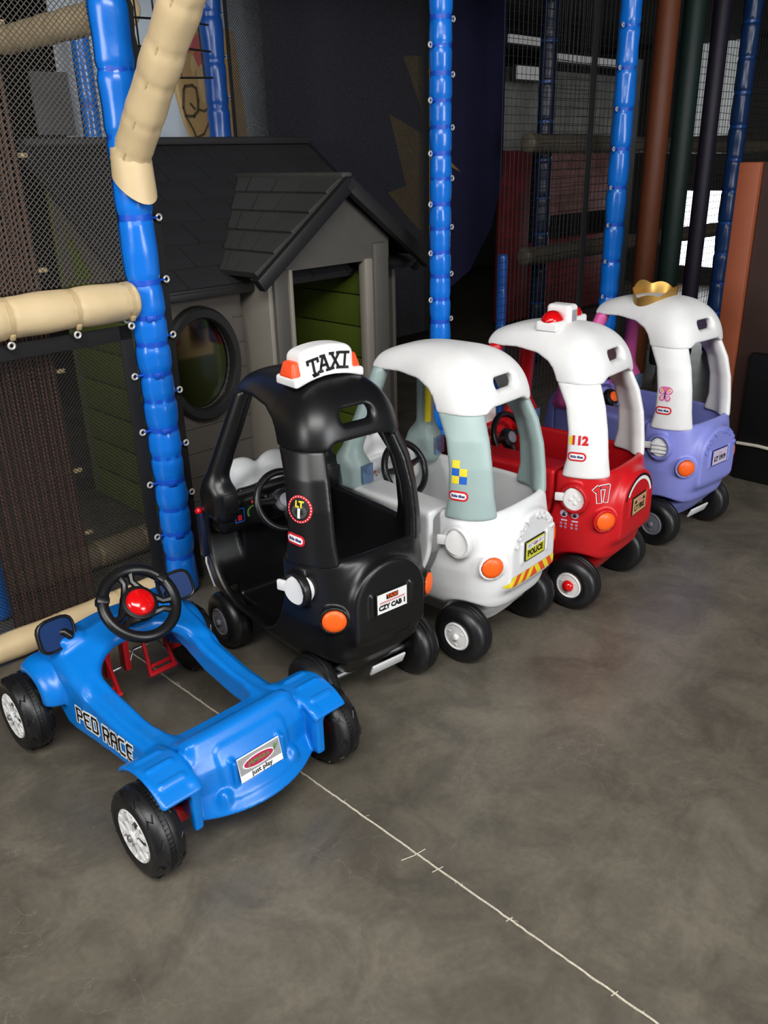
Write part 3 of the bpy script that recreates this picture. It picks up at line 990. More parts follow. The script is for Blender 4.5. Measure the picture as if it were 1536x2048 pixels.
# --- princess
princess = coupe('lavender toy coupe with a white roof, gold crown and butterfly sticker', POSES[3], dict(
    body=M_lav, roof=M_white, rear=M_white, front=M_pink, inner=M_lav, dash=M_lav, hub=M_hubgrey, capmesh=W_CAPR, capmat=M_silver, eyes=M_lav, horn=M_orange, skid=M_silver,
    plate=dict(edge=M_decnavy, field=M_declilac, print=[(T('LT 1919', .026, cy=-.007, bold=.065, wide=.88), M_decblack),
        (Shape().polys(stroke2([(-.012, .012), (-.005, .017), (0, .012), (.005, .017), (.012, .012)], .002)), M_decpink)])))
badge(princess, surf_frame((-.184, .043, .568), G), G)
fr = surf_frame((-.180, .045, .628), G)
bw = Shape()
for sx in (-1, 1):
    bw.poly([(0, .002)] + [(sx * (.006 + .021 * math.cos(a) * 1.0), .016 + .017 * math.sin(a)) for a in np.linspace(R(-60), R(150), 10)])
    bw.poly([(0, -.002)] + [(sx * (.011 + .011 * math.cos(a)), -.013 + .012 * math.sin(a)) for a in np.linspace(R(80), R(-200), 10)])
bt = decal('butterfly_sticker', bw, M_decpink, princess, fr, G, .0012)
bw2 = Shape()
for sx in (-1, 1):
    bw2.polys(stroke2([(sx * .006, .010), (sx * .018, .024), (sx * .022, .016), (sx * .010, .006)], .0028))
    bw2.polys(stroke2([(sx * .005, -.006), (sx * .014, -.008), (sx * .013, -.017), (sx * .006, -.012)], .0026))
decal('butterfly_pattern', bw2, M_decwhite, bt, fr, G, .0019)
decal('butterfly_spots', Shape().polys([ell2(sx * .013, .020, .0035, .0035, 10) for sx in (-1, 1)]), M_decyel, bt, fr, G, .0022)
decal('butterfly_body', Shape().poly(ell2(0, 0, .0022, .016, 12)), M_decnavy, bt, fr, G, .0024)
# crown: a rim that rises and dips, open in the middle
cr = MB()
N_ = 72
vv, ff = [], []
for k in range(N_):
    a = 2 * PI * k / N_
    lobes = abs(math.sin(3.0 * a + .4))
    h = .020 + .016 * lobes + .028 * (.5 + .5 * math.cos(a - .7))
    rx, ry = .094, .074
    zb = .942 + .018 * (1 - (math.cos(a)) ** 2) - .004
    for (rr, z) in ((1.0, zb - .012), (1.03, zb + .006), (1.05, zb + h * .6), (1.10, zb + h), (1.07, zb + h), (1.01, zb + h * .6), (.98, zb + .004), (.96, zb - .012)):
        vv.append((-.015 + rx * rr * math.cos(a), .25 + ry * rr * math.sin(a), z))
for k in range(N_):
    j = (k + 1) % N_
    for i in range(8):
        ff.append((k * 8 + i, k * 8 + (i + 1) % 8, j * 8 + (i + 1) % 8, j * 8 + i))
cr.add(vv, ff)
cr.build('crown', M_gold, princess)
# ------------------------------------------------------------------ the blue pedal car (x right, y forward, rear axle at y = 0)
def both(x): return np.abs(x)
def pedal_body(x, y, z, res):
    ax_ = np.abs(x)
    # side beams: a top flange with a side panel hung below it
    cx = np.interp(y, [0, .12, .3, .45, .6], [.150, .152, .158, .165, .160])
    zt = curve1(y, [-.05, .10, .22, .36, .48, .62], [.225, .222, .222, .240, .280, .315], 21)
    zb = np.interp(y, [0, .15, .5, .56], [.150, .125, .112, .15])
    fl = rb2(ax_ - cx, z - (zt - .012), .027, .014, .012)
    pn = rb2(ax_ - (cx + .031 + .06 * (zt - .012 - z)), z - (zt - .012 + zb) / 2, .009, (zt - .012 - zb) / 2, .007)
    bm_ = smin(fl, pn, .009)
    bm_ = smax(bm_, np.maximum(.02 - y, y - .60), .02)
    # inner drop of the beams round the foot well
    inn = rb2(ax_ - (cx - .020), z - (zt - .035), .008, .036, .007)
    bm_ = smin(bm_, smax(inn, np.maximum(.03 - y, y - .56), .02), .012)
    # tail shield
    ysh = curve1(z, [.07, .10, .15, .205, .25, .29], [-.108, -.102, -.060, -.046, -.016, .012], 9) + .05 * (ax_ / .17) ** 2 * np.clip((.26 - z) / .16, .15, 1)
    sh = np.abs(y - ysh) * .8 - .010
    wz = curve1(z, [.09, .13, .19, .23, .27], [.174, .174, .172, .162, .132], 9)
    sh = smax(sh, ax_ - wz, .012)
    sh = smax(sh, z - .268, .014)
    sh = smax(sh, (.092 + .25 * np.maximum(ax_ - .02, 0) ** 2) - z, .008)
    d = smin(bm_, sh, .025)
    # deck from the shield down to the foot well
    zd = curve1(y, [-.02, .02, .07, .13], [.258, .250, .215, .198], 15)
    dk = smax(np.abs(z - zd) * .85 - .012, ax_ - .155, .012)
    dk = smax(dk, np.maximum(-.012 - y, y - (.112 + .25 * x ** 2)), .012)
    d = smin(d, dk, .02)
    # raised centre panel and knobs on the shield
    d = smin(d, smax(np.abs(y - ysh + .008) - .008, np.maximum(rb2(x, z - .185, .098, .060, .02), -1), .006), .008)
    for kx, kz in ((-.105, .125), (.100, .132), (-.142, .185), (.148, .205)):
        d = smin(d, ell(x, y, z, (kx, np.interp(kz, [.1, .15, .2, .25], [-.095, -.062, -.046, -.02]) + .05 * (kx / .17) ** 2 * .8 - .006, kz), (.017, .016, .026)), .012)
    for sx in (-1, 1):
        d = smin(d, rb3(x, y, z, (sx * .070, -.062, .180), (.005, .016, .034), .004), .006)
    # rear wheel arches with ribs
    rr = np.sqrt((y - .012) ** 2 + (z - .105) ** 2)
    th = np.arctan2(z - .105, -(y - .012))           # 0 = straight back, pi/2 = up
    ar = np.abs(rr - .140) - .0065
    ar = smax(ar, np.maximum(.165 - ax_, ax_ - .268), .006)
    ar = smax(ar, np.maximum(.80 - th, th - 2.35) * .14, .006)
    for t0 in (1.15, 1.5, 1.85):
        ar = smin(ar, capsule(ax_, y, z, (.190, .012 - .146 * math.cos(t0), .105 + .146 * math.sin(t0)), (.245, .012 - .146 * math.cos(t0), .105 + .146 * math.sin(t0)), .0065), .008)
    d = smin(d, ar, .014)
    web = rb3(ax_, y, z, (.178, .012, .170), (.008, .086, .058), .006)
    web = smax(web, rr - .146, .006)
    d = smin(d, web, .012)
    bk = rb3(ax_, y, z, (.184, -.075, .150), (.012, .010, .052), .006)
    d = smin(d, bk, .012)
    # front cowl
    zc = curve1(y, [.40, .47, .54, .62, .70, .76], [.275, .300, .330, .315, .265, .21], 21) - .9 * ax_ ** 2 * 1.4
    co = smax(np.abs(z - zc) * .8 - .014, ax_ - .195, .02)
    co = smax(co, np.maximum((.470 - .5 * np.maximum(ax_ - .06, 0)) - y, y - .74), .02)
    d = smin(d, co, .03)
    d = smin(d, smax(rb3(ax_, y, z, (.150, .575, .318), (.036, .05, .022), .016), -z, .01), .02)
    # front wheel scoops
    fe = np.abs(ell(ax_, y, z, (.212, .605, .185), (.062, .105, .082))) - .007
    fe = smax(fe, .172 - z, .006)
    fe = smax(fe, y - .655, .006)
    fe = smax(fe, ax_ - .258, .006)
    d = smin(d, fe, .012)
    # keep the foot well open
    well = smax(rb2(x, y - .295, .128, .178, .07), -z, .01)
    d = smax(d, -np.maximum(well, z - .36), .014)
    return d
ped = thing('pedal_car', 'blue plastic pedal car with black steering wheel and PED RACE lettering', 'pedal car', (-.363, 1.675, 0), R(44.6))
pme = sdf_mesh('pedal_body', (-.30, -.14, .06), (.30, .78, .37), .0046, pedal_body)
link('body_shell', pme, M_blue, ped)

# wheels: white pierced rims, chunky tyres
MXW = Matrix.Rotation(-PI / 2, 4, 'Y')
RW_, WW_ = .1085, .041
ty = MB()
prof = [(.045, -.034), (.064, -.036), (.080, -.041), (.096, -.038), (.1045, -.028), (.1080, -.012), (.1080, -.007), (.1055, -.005), (.1055, .005), (.1080, .007), (.1080, .012), (.1045, .028), (.096, .038), (.080, .041), (.066, .036), (.062, .026), (.045, .024)]
ty.lathe(prof, 56, MXW)
for k in range(60):          # fine ribs in the centre groove
    a = 2 * PI * k / 60
    ty.box((0, .1065 * math.cos(a), .1065 * math.sin(a)), (.0045, .0025, .0012), rot=Matrix.Rotation(a, 3, 'X'))
for k in range(11):          # lightning-shaped lugs on the shoulders
    a = 2 * PI * k / 11
    for sx in (-1, 1):
        q = []
        for (du, rr_, xx) in ((-.10, .1075, .016), (.06, .1070, .023), (-.03, .1040, .030), (.14, .0985, .0365)):
            q.append((sx * xx, rr_ * math.cos(a + du), rr_ * math.sin(a + du)))
        ty.tube(q, [.002, .0035, .0035, .0025], 5)
P_TY = ty.mesh('pedal_tyre', angle=45)
rim = MB()
rim.lathe([(.052, .024), (.0655, .026), (.0670, .0345), (.0640, .0385), (.0600, .0365), (.0575, .030), (.052, .028)], 44, MXW, closed=True)
MXP = MXW @ Matrix.Translation((0, 0, .0335))
def barp(r0, a0, r1, a1, w0, w1):
    p, q = Vector((r0 * math.cos(a0), r0 * math.sin(a0))), Vector((r1 * math.cos(a1), r1 * math.sin(a1)))
    n = Vector((-(q - p).y, (q - p).x)).normalized()
    rim.prism([tuple(p - n * w0), tuple(q - n * w1), tuple(q + n * w1), tuple(p + n * w0)], 0, .006, MXP)
for k in range(7):
    a = 2 * PI * k / 7
    barp(.014, a, .041, a, .0046, .0044)
    barp(.038, a, .060, a + .26, .0040, .0048)
    barp(.038, a, .060, a - .26, .0040, .0048)
rim.lathe([(.017, .026), (.017, .040), (.013, .043), (.001, .044)], 24, MXW)
P_RIM = rim.mesh('pedal_rim', angle=40)
P_DISC = MB().lathe([(.001, .020), (.058, .022), (.058, .027), (.001, .029)], 32, MXW).mesh('pedal_disc')
P_NUT = MB().lathe([(.009, .043), (.009, .048), (.006, .051), (.001, .052)], 10, MXW).mesh('pedal_nut')
for sx in (-1, 1):
    for yy in (0, .645):
        w = link('wheel', P_TY, M_tyre, ped, (sx * .268, yy, RW_), (0, 0, 0 if sx < 0 else PI))
        link('rim', P_RIM, M_white, w)
        link('rim_backing', P_DISC, M_black, w)
        link('axle_nut', P_NUT, M_steel, w)
MB().tube([(-.24, 0, RW_), (.24, 0, RW_)], .010, 12).build('rear_axle', M_black, ped)
for sx in (-1, 1):
    MB().rbox((sx * .195, .0, RW_), (.022, .022, .022), .006).build('axle_mount', M_red, ped)
    MB().rbox((sx * .205, .645, RW_ + .012), (.028, .020, .020), .006).build('steering_knuckle', M_red, ped)
cb = MB()
cb.tube([(-.24, .645, RW_), (-.14, .645, RW_), (-.12, .640, .070), (-.06, .640, .070), (-.04, .645, RW_), (.05, .645, RW_), (.07, .65, .145), (.15, .65, .145), (.17, .645, RW_), (.24, .645, RW_)], .0055, 10)
cb.build('crank_rod', M_steel, ped)
def pedal(x0, zb, name):
    p = MB()
    for dx in (-.040, .040):
        p.tube([(x0 + dx * .8, .60, zb + .13), (x0 + dx, .555, zb)], .0065, 8)
    p.tube([(x0 - .046, .555, zb), (x0 + .046, .555, zb)], .0085, 8)
    p.rbox((x0, .567, zb + .018), (.040, .004, .006), .003)
    return p.build(name, M_red, ped)
pedal(.110, .100, 'foot_pedal')
pedal(-.075, .085, 'foot_pedal')
for sx in (-1, 1):
    MB().rbox((sx * .03, .625, .20), (.010, .018, .09), .005).build('pedal_bracket', M_red, ped)
# steering
col_n = Vector((0, -.70, .714)).normalized()
ctr = Vector((0, .415, .424))
st = MB().tube([ctr - col_n * .012, ctr - col_n * .09, (0, .53, .30)], [.016, .018, .024], 14)
st.build('steering_column', M_black, ped)
sw = MB().tube([(.097 * math.cos(2 * PI * k / 48), .097 * math.sin(2 * PI * k / 48), 0) for k in range(48)], .0155, 12, closed=True)
for a in (R(90), R(205), R(335)):
    u = Vector((math.cos(a), math.sin(a), 0)); v = Vector((-u.y, u.x, 0))
    for sg_ in (-1, 1):
        sw.tube([u * .034 + v * .024 * sg_ + Vector((0, 0, -.008)), u * .064 + v * .011 * sg_ + Vector((0, 0, -.006)), u * .094 + v * .017 * sg_], [.012, .009, .012], 8)
sw.lathe([(.046, -.020), (.052, -.006), (.047, .004), (.036, .006)], 32)
swo = sw.build('steering_wheel', M_black, ped)
place_frame(swo, ctr, col_n, (1, 0, 0))
for sx in (-1, 1):
    for k in range(2):
        a = R(25 + 0 * k) if sx > 0 else R(155)
        if k == 0:
            MB().rbox((.097 * math.cos(a), .097 * math.sin(a), .0), (.017, .012, .0168), .006, rot=Matrix.Rotation(a, 3, 'Z')).build('rim_grip', M_black, swo)
MB().lathe([(.038, .0), (.038, .008), (.034, .014), (.022, .020), (.001, .023)], 36).build('horn_button', M_redlens, swo)
# wing mirrors
for sx in (-1, 1):
    c = Vector((sx * .182, .545, .356))
    n = Vector((-sx * .12, -.93, .35)).normalized()
    fr_ = frame_to(n)
    mr = MB()
    outl = []
    for k in range(28):
        a = 2 * PI * k / 28
        ca, sa = math.cos(a), math.sin(a)
        rr_ = (abs(ca) ** 3.4 + abs(sa) ** 3.4) ** (-1 / 3.4)
        outl.append((.051 * ca * rr_ + .10 * .041 * sa * rr_, .041 * sa * rr_ * (1 - .10 * ca)))
    if sx > 0: outl = [(-a, b) for a, b in reversed(outl)]
    mr.prism(outl, -.016, .0)
    ring = [Vector((a, b, 0)) for a, b in outl]
    mr.tube(ring, .0045, 8, closed=True)
    mo = mr.build('wing_mirror', M_black, ped)
    mo.matrix_local = Matrix.Translation(c) @ fr_.to_4x4()
    MB().prism([(a * .9, b * .9) for a, b in outl], -.001, .0022).build('mirror_glass', M_mirrorblue, mo, smooth=False)
    arm = MB().tube([(sx * .150, .545, .325), (sx * .152, .535, .345), (sx * .160, .545, .352), (sx * .178, .558, .352)], [.013, .012, .011, .011], 10)
    arm.build('mirror_arm', M_black, ped)
# lettering on the flank: segmented capitals, black on a white outline
SEG = {'P': [[(0, 0), (0, 1), (.5, 1), (.6, .85), (.6, .6), (.5, .48), (0, .48)]], 'E': [[(.6, 1), (.15, 1), (0, .85), (0, .15), (.15, 0), (.6, 0)], [(0, .5), (.45, .5)]],
       'D': [[(0, 0), (0, 1), (.5, 1), (.6, .88), (.6, .12), (.5, 0), (0, 0)]], 'R': [[(0, 0), (0, 1), (.5, 1), (.6, .85), (.6, .62), (.5, .5), (0, .5)], [(.35, .5), (.6, 0)]],
       'A': [[(0, 0), (0, .85), (.12, 1), (.48, 1), (.6, .85), (.6, 0)], [(0, .45), (.6, .45)]], 'C': [[(.6, 1), (.15, 1), (0, .85), (0, .15), (.15, 0), (.6, 0)]]}
def seg_word(word, h, w, adv, stroke):
    sh = Shape(); x = 0
    for ch in word:
        if ch == ' ': x += adv * .62; continue
        for s in SEG[ch]:
            sh.polys(stroke2([(x + u * w, v * h) for u, v in s], stroke))
        x += adv
    return sh, x
def centred(sh, width, h):
    sh.v = [(a - width / 2, b - h / 2) for a, b in sh.v]; return sh
Hh, Ww, Ad = .040, .040, .0365
xw = -.135
for word in ('PED', 'RACE'):
    o_, wd = seg_word(word, Hh, Ww, Ad, .0175)
    i_, wd = seg_word(word, Hh, Ww, Ad, .0072)
    fr = (Vector((-.20, .300 - xw - wd / 2, .172)), Vector((-1, 0, 0)), Vector((0, -1, 0)), Vector((0, 0, 1)))
    lo_ = decal('flank_lettering', centred(o_, wd, Hh), M_decwhite, ped, fr, 'pedal_body', .0010, R(2))
    decal('lettering_face', centred(i_, wd, Hh), M_decblack, lo_, fr, 'pedal_body', .0017, R(2))
    xw += wd + Ad * .45
# tail sticker
n_ = Vector((0, -.97, .22)).normalized()
fr = (Vector((.002, -.060, .178)), n_, Vector((1, 0, 0)), n_.cross(Vector((1, 0, 0))))
fr = (fr[0] + n_ * .012, fr[1], fr[2], fr[3])
ts = decal('tail_sticker', Shape().poly(rect2(0, 0, .062, .031)), M_decwhite, ped, fr, None, 0, thick=.0015)
decal('sticker_hatching', Shape().polys([rect2(0, .027 - k * .00265, .0605, .0009) for k in range(16)]), M_decgrey, ts, fr, None, .0020)
decal('sticker_halo', Shape().poly(ell2(-.004, .006, .047, .0155)), M_decwhite, ts, fr, None, .0025)
decal('sticker_oval', Shape().poly(ell2(-.004, .006, .043, .0125)), M_deccrimson, ts, fr, None, .0030)
decal('sticker_brand', T('JAMARA', .0150, cx=-.004, cy=.006, bold=.02, wide=1.15, shear=.2), M_decgreen, ts, fr, None, .0035)
decal('sticker_ears', Shape().polys(stroke2([(.041, .006), (.046, .020)], .003) + stroke2([(.042, .006), (.054, .019)], .003)), M_decgreen, ts, fr, None, .0035)
decal('sticker_slogan', T('just play', .0165, cx=0, cy=-.0205, bold=.02, wide=1.1), M_decblack, ts, fr, None, .0030)
# ------------------------------------------------------------------ the soft-play frame: padded posts, beams, nets
def pad_profile(z0, z1, r, straps, pinch=.12, puff=.05, step=.012, ends=True):
    out = []
    n = max(2, int((z1 - z0) / step))
    for i in range(n + 1):
        z = z0 + (z1 - z0) * i / n
        k = 0.0
        for s in straps:
            k = max(k, math.exp(-((z - s) / .013) ** 2))
        rr = r * (1 + puff * math.sin(z * 37.0) * .5 - pinch * k)
        if ends and (i == 0 or i == n): rr *= .8
        out.append((rr, z))
    return out
def pad_mesh(name, z0, z1, r, straps, M=None, seed=0, seg=28, **k):
    mb = MB().lathe(pad_profile(z0, z1, r, straps, **k), seg)
    rnd = random.Random(seed)
    ph = [rnd.uniform(0, 6.28) for _ in range(4)]
    v2 = []
    for (x, y, z) in mb.v:          # soft dents and gathers next to the straps
        a = math.atan2(y, x)
        g = 0.0
        for s in straps:
            g = max(g, math.exp(-abs(z - s) / .022))
        f = 1 + .018 * math.sin(3 * a + ph[0] + z * 9) + .02 * math.sin(5 * a + ph[1] - z * 17) * .6 + g * .035 * math.sin(9 * a + ph[2] + z * 3)
        v2.append((x * f, y * f, z))
    mb.v = v2
    if M is not None:
        mb.v = [tuple(M @ Vector(p)) for p in mb.v]
    return mb.mesh(name, angle=60)
def ring_mesh(name, r, w=.009, t=.0025):
    return MB().lathe([(r, -w), (r + t, -w), (r + t, w), (r, w)], 30, closed=True).mesh(name, angle=30)
EYE = MB().tube([(.0092 * math.cos(2 * PI * k / 16), 0, .0092 * math.sin(2 * PI * k / 16)) for k in range(16)], .0036, 7, closed=True).mesh('eyelet')
BUCK = MB().rbox((0, 0, 0), (.016, .004, .010), .003).rbox((.0, -.004, 0), (.006, .002, .006), .002).mesh('buckle')
CLIP = MB().rbox((0, 0, 0), (.008, .008, .010), .003).mesh('clip')

def padded_post(label, s, n, z0, z1, r, straps, m, strapm, eyes=(), buckles=(), group='padded posts of the play frame', seed=1):
    root = sthing('padded_post', label, 'post', s, n, group)
    link('foam_sleeve', pad_mesh('foam_sleeve', z0, z1, r, list(straps) + list(buckles), seed=seed), m, root)
    if straps:
        rm = ring_mesh('tie_strap', r * .885)
        for z in list(straps) + list(buckles):
            link('tie_strap', rm, strapm, root, (0, 0, z))
    for (sd, z) in eyes:
        link('eyelet', EYE, M_eye, root, (sd * (r + .024), -.006, z))
        MB().tube([(sd * r * .8, -.01, z), (sd * (r + .018), -.006, z)], .004, 6).build('eyelet_tie', strapm, root)
    for z in buckles:
        link('buckle', BUCK, strapm, root, (-.02, -r * .96, z), (0, 0, R(-12)))
    return root
LZ = [.156, .349, .545, .749, .941, 1.141, 1.341, 1.573, 1.756, 1.95, 2.14, 2.30]
LB = [.251, .453, .646, .841, 1.030]
padded_post('glossy blue padded post beside the pedal car, carrying beige pads', 0, 0, 0.0, 2.55, .058, LZ, M_padblue, M_strapblue,
            eyes=[(1, z) for z in (.379, .569, .764, .957, 1.141, 1.336)] + [(-1, z) for z in LB], buckles=LB, seed=3)
MZ = [.10 + .1005 * k for k in range(25)]
padded_post('blue padded post rising behind the white police coupe', 1.48, 0, 0.0, 2.55, .047, MZ, M_padblue, M_strapblue,
            eyes=[(1, z) for z in MZ[1::2]] + [(-1, z) for z in MZ[::2]], seed=5)
RZS = [.157 + .193 * k for k in range(12)]
padded_post('blue padded post with white eyelets behind the fire coupe', 2.96, 0, 0.0, 2.55, .054, RZS, M_padblue, M_strapblue,
            eyes=[(1, z) for z in RZS] + [(-1, z) for z in RZS], seed=8)
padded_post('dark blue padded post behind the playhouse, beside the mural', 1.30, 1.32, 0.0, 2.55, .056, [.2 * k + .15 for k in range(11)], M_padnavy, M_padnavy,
            eyes=[(1, z) for z in (1.792, 1.975, 2.164)], seed=9)
padded_post('blue padded post seen through the fine net left of the brace', .655, 1.42, 0.0, 2.07, .042, [.2 * k + .15 for k in range(9)], M_padblue, M_strapblue, seed=10)
padded_post('short blue padded post behind the reed screen', -.565, .33, 0.0, 1.0, .060, [.25, .5, .75], M_padblue, M_strapblue, seed=12)
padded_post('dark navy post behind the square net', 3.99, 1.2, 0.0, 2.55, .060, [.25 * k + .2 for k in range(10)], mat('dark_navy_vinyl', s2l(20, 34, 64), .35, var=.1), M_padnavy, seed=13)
padded_post('low blue post showing between the navy panel and the red pads', 2.50, .42, 0.0, .98, .030, [.2, .4, .6, .8], M_padnavy, M_padnavy, seed=14)
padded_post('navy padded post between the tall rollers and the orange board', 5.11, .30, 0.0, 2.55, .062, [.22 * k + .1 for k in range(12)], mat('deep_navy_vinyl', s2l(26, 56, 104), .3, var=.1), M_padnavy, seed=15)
for (s_, n_, lb_) in ((2.14, 2.0, 'thin blue post far behind the dense net, tallest and middle'), (1.98, 2.05, 'thin blue post far behind the dense net, nearest the mural'), (2.62, 2.0, 'thin blue post far behind the dense net, nearest the navy panel')):
    padded_post(lb_, s_, n_, 0, 2.15, .028, [.3 * k + .2 for k in range(6)], M_padnavy, M_padnavy, seed=int(s_ * 100), group='thin posts far behind the net')

def padded_beam(label, A, B, r, straps, m, strapm, hang=True, group='beige padded beams', seed=2, cap=True):
    """A, B in (s, n, z)"""
    A, B = Vector(A), Vector(B)
    d = B - A
    root = sthing('padded_beam', label, 'beam', A.x, A.y, group)
    fr_ = frame_to(d)
    M = Matrix.Translation((0, 0, A.z)) @ fr_.to_4x4()
    L = d.length
    sl = link('foam_sleeve', pad_mesh('foam_sleeve', 0, L, r, straps, seed=seed, pinch=.07), m, root)
    sl.matrix_local = M
    rm = ring_mesh('tie_strap', r * .935, .007)
    for t in straps:
        o = link('tie_strap', rm, strapm, root)
        o.matrix_local = M @ Matrix.Translation((0, 0, t))
        if hang:
            p = A + d.normalized() * t
            c = link('strap_clip', CLIP, strapm, root, (p.x - A.x, p.y - A.y - r * .55, p.z - r * .80), (R(30), 0, 0))
            link('eyelet', EYE, M_eye, root, (p.x - A.x - .004, p.y - A.y - r * .42, p.z - r - .014))
    return root
padded_beam('beige padded beam tied across to the blue post at waist height', (-1.25, 0, 1.088), (-.045, 0, 1.088), .062, [1.25 - .885, 1.25 - .675, 1.25 - .470, 1.25 - .262, 1.25 - .075], M_beige, M_strapbeige, seed=21)
padded_beam('beige padded beam lying on the floor behind the pedal car', (-1.35, 0.0, .056), (-.07, 0.0, .056), .046, [.15, .40, .62, .86, 1.08], M_beige, M_strapbeige, hang=False, seed=22)
padded_beam('beige padded beam far inside, seen through the fine net', (.17, .17, 1.95), (.17, 1.15, 1.95), .050, [.2, .5, .8, 1.1], M_beige, M_strapbeige, hang=False, seed=23)
padded_beam('beige padded beam low behind the net and the steering wheel', (-.46, .42, .06), (.16, .42, .06), .055, [.12, .34, .54], mat('shaded_beige_vinyl', s2l(150, 132, 104), .55, var=.06), M_strapbeige, hang=False, seed=24)  # beige vinyl, darkened in its colour to stand for shade
M_dimbeige = mat('dim_beige_vinyl', s2l(110, 102, 88), .5, var=.1)  # beige vinyl with the dimness deep inside put into its colour
padded_beam('beige padded beam behind the square net, upper', (3.5, 1.0, 1.56), (7.4, 1.0, 1.50), .060, [.4, 1.0, 1.6, 2.2], M_dimbeige, M_dimbeige, hang=False, seed=25)
padded_beam('beige padded beam behind the square net, lower', (3.5, 1.0, .84), (7.4, 1.0, .80), .060, [.4, 1.0, 1.6, 2.2], M_dimbeige, M_dimbeige, hang=False, seed=26)

# the brace that leans out from the blue post towards the room
br = sthing('padded_brace', 'pale beige padded brace leaning out from the blue post', 'beam', 0, 0, 'beige padded beams')
bd = Vector((0, -.325 + .004, 1.835 - 1.494)).normalized()
bA = Vector((0, .012, 1.478))
BM_ = Matrix.Translation(bA) @ frame_to(bd, (1, 0, 0)).to_4x4()
bs = [.085, .20, .335, .44, .58, .72, .86]
sl = link('foam_sleeve', pad_mesh('brace_sleeve', .02, 1.25, .059, bs, seed=31, pinch=.05), M_beige, br)
sl.matrix_local = BM_
# skirt of the brace cover, wrapped round the post and drawn to a point below
sk = MB()
vv, ff = [], []
NS = 24
for j in range(7):
    t = j / 6
    for k in range(NS):
        a = 2 * PI * k / NS
        front = .5 - .5 * math.cos(a)                     # 1 on the room side
        r_ = .060 + .012 * t
        z_ = 1.545 - t * (.065 + .10 * front ** 1.4)
        y_ = -.012 * t - (1 - t) * .012
        vv.append((r_ * math.sin(a) * (1 - .12 * t), r_ * math.cos(a) + y_ - .010, z_))
for j in range(6):
    for k in range(NS):
        ff.append((j * NS + k, j * NS + (k + 1) % NS, (j + 1) * NS + (k + 1) % NS, (j + 1) * NS + k))
sk.add(vv, ff)
sk.build('cover_skirt', M_beige, br)
for t in bs[:6]:
    stn = MB()
    for sg_ in (-1, 1):
        stn.tube([(.030, -.0485, t + sg_ * .003), (.032, -.0500, t + sg_ * .014)], [.004, .001], 6)
    stn.mesh('x')
    o = stn.build('stitch_tuck', M_strapbeige, br)
    o.matrix_local = BM_

# nets: straight cords crossing, one mesh per net
def cords(pts_pairs, r):
    v, f = [], []
    for (A, B) in pts_pairs:
        A, B = Vector(A), Vector(B)
        d = (B - A).normalized()
        u = Vector((0, 1, 0)); w = d.cross(u).normalized()
        o = len(v)
        for P in (A, B):
            for k in range(3):
                a = 2 * PI * k / 3 - PI / 2
                v.append(P + r * (math.sin(a) * u + math.cos(a) * w))
        for k in range(3):
            f.append((o + k, o + (k + 1) % 3, o + 3 + (k + 1) % 3, o + 3 + k))
    m_ = MB(); m_.v = [tuple(p) for p in v]; m_.f = f
    return m_
def clip_line(s0, s1, z0, z1, c, slope):
    """z = slope*s + c inside the rectangle"""
    pts = []
    for s in (s0, s1):
        z = slope * s + c
        if z0 <= z <= z1: pts.append((s, z))
    for z in (z0, z1):
        s = (z - c) / slope
        if s0 < s < s1: pts.append((s, z))
    return pts[:2] if len(pts) >= 2 else None
def net(label, s0, s1, z0, z1, n, pitch, r, m, diag=True, border=(0, 0, 0, 0), name='safety_net', group='nets of the play frame', ratio=1.0, jitter=0.0):
    root = sthing(name, label, 'net', s0, n, group)
    L = []
    if diag:
        for sl_ in (ratio, -ratio):
            c0 = min(z0 - sl_ * s for s in (s0, s1)); c1 = max(z1 - sl_ * s for s in (s0, s1))
            st_ = pitch * math.sqrt(1 + ratio ** 2)
            c = c0 + st_ / 2
            while c < c1:
                q = clip_line(s0, s1, z0, z1, c, sl_)
                if q: L.append(((q[0][0], n + (.0004 if sl_ > 0 else -.0004), q[0][1]), (q[1][0], n + (.0004 if sl_ > 0 else -.0004), q[1][1])))
                c += st_
    else:
        k = s0
        while k <= s1:
            zz, prev = z0, None
            while zz < z1:
                p = (k + random.uniform(-jitter, jitter), n, zz)
                if prev: L.append((prev, p))
                prev = p; zz += pitch * 3
            L.append((prev, (k, n, z1))); k += pitch
        k = z0
        while k <= z1:
            ss, prev = s0, None
            while ss < s1:
                p = (ss, n, k + random.uniform(-jitter, jitter))
                if prev: L.append((prev, p))
                prev = p; ss += pitch * 3
            L.append((prev, (s1, n, k))); k += pitch
    o = spart('net_mesh', cords(L, r), m, root, smooth=False, fix=False)
    o['kind'] = 'stuff'
    for i, bw in enumerate(border):
        if not bw: continue
        if i == 0: c, h = ((s0 + bw / 2), (z0 + z1) / 2), (bw / 2, (z1 - z0) / 2)
        if i == 1: c, h = ((s1 - bw / 2), (z0 + z1) / 2), (bw / 2, (z1 - z0) / 2)
        if i == 2: c, h = ((s0 + s1) / 2, z0 + bw / 2), ((s1 - s0) / 2, bw / 2)
        if i == 3: c, h = ((s0 + s1) / 2, z1 - bw / 2), ((s1 - s0) / 2, bw / 2)
        spart('net_border', MB().rbox((c[0], n, c[1]), (h[0], .003, h[1]), .002), M_cloth, root)
    return root
net('fine diamond net above the beige beam, left of the blue post', -.80, -.062, 1.155, 2.54, .004, .0122, .0016, M_netgrey, border=(0, 0, 0, .02))
net('fine diamond net with wide black edges below the beige beam', -1.1, -.066, .110, 1.012, .004, .0095, .0013, M_net, border=(0, .046, 0, .048))
net('dense dark net hanging behind the playhouse roof', 1.37, 2.87, .40, 2.54, 1.30, .0105, .0021, M_netmid, border=(.02, .05, 0, 0))
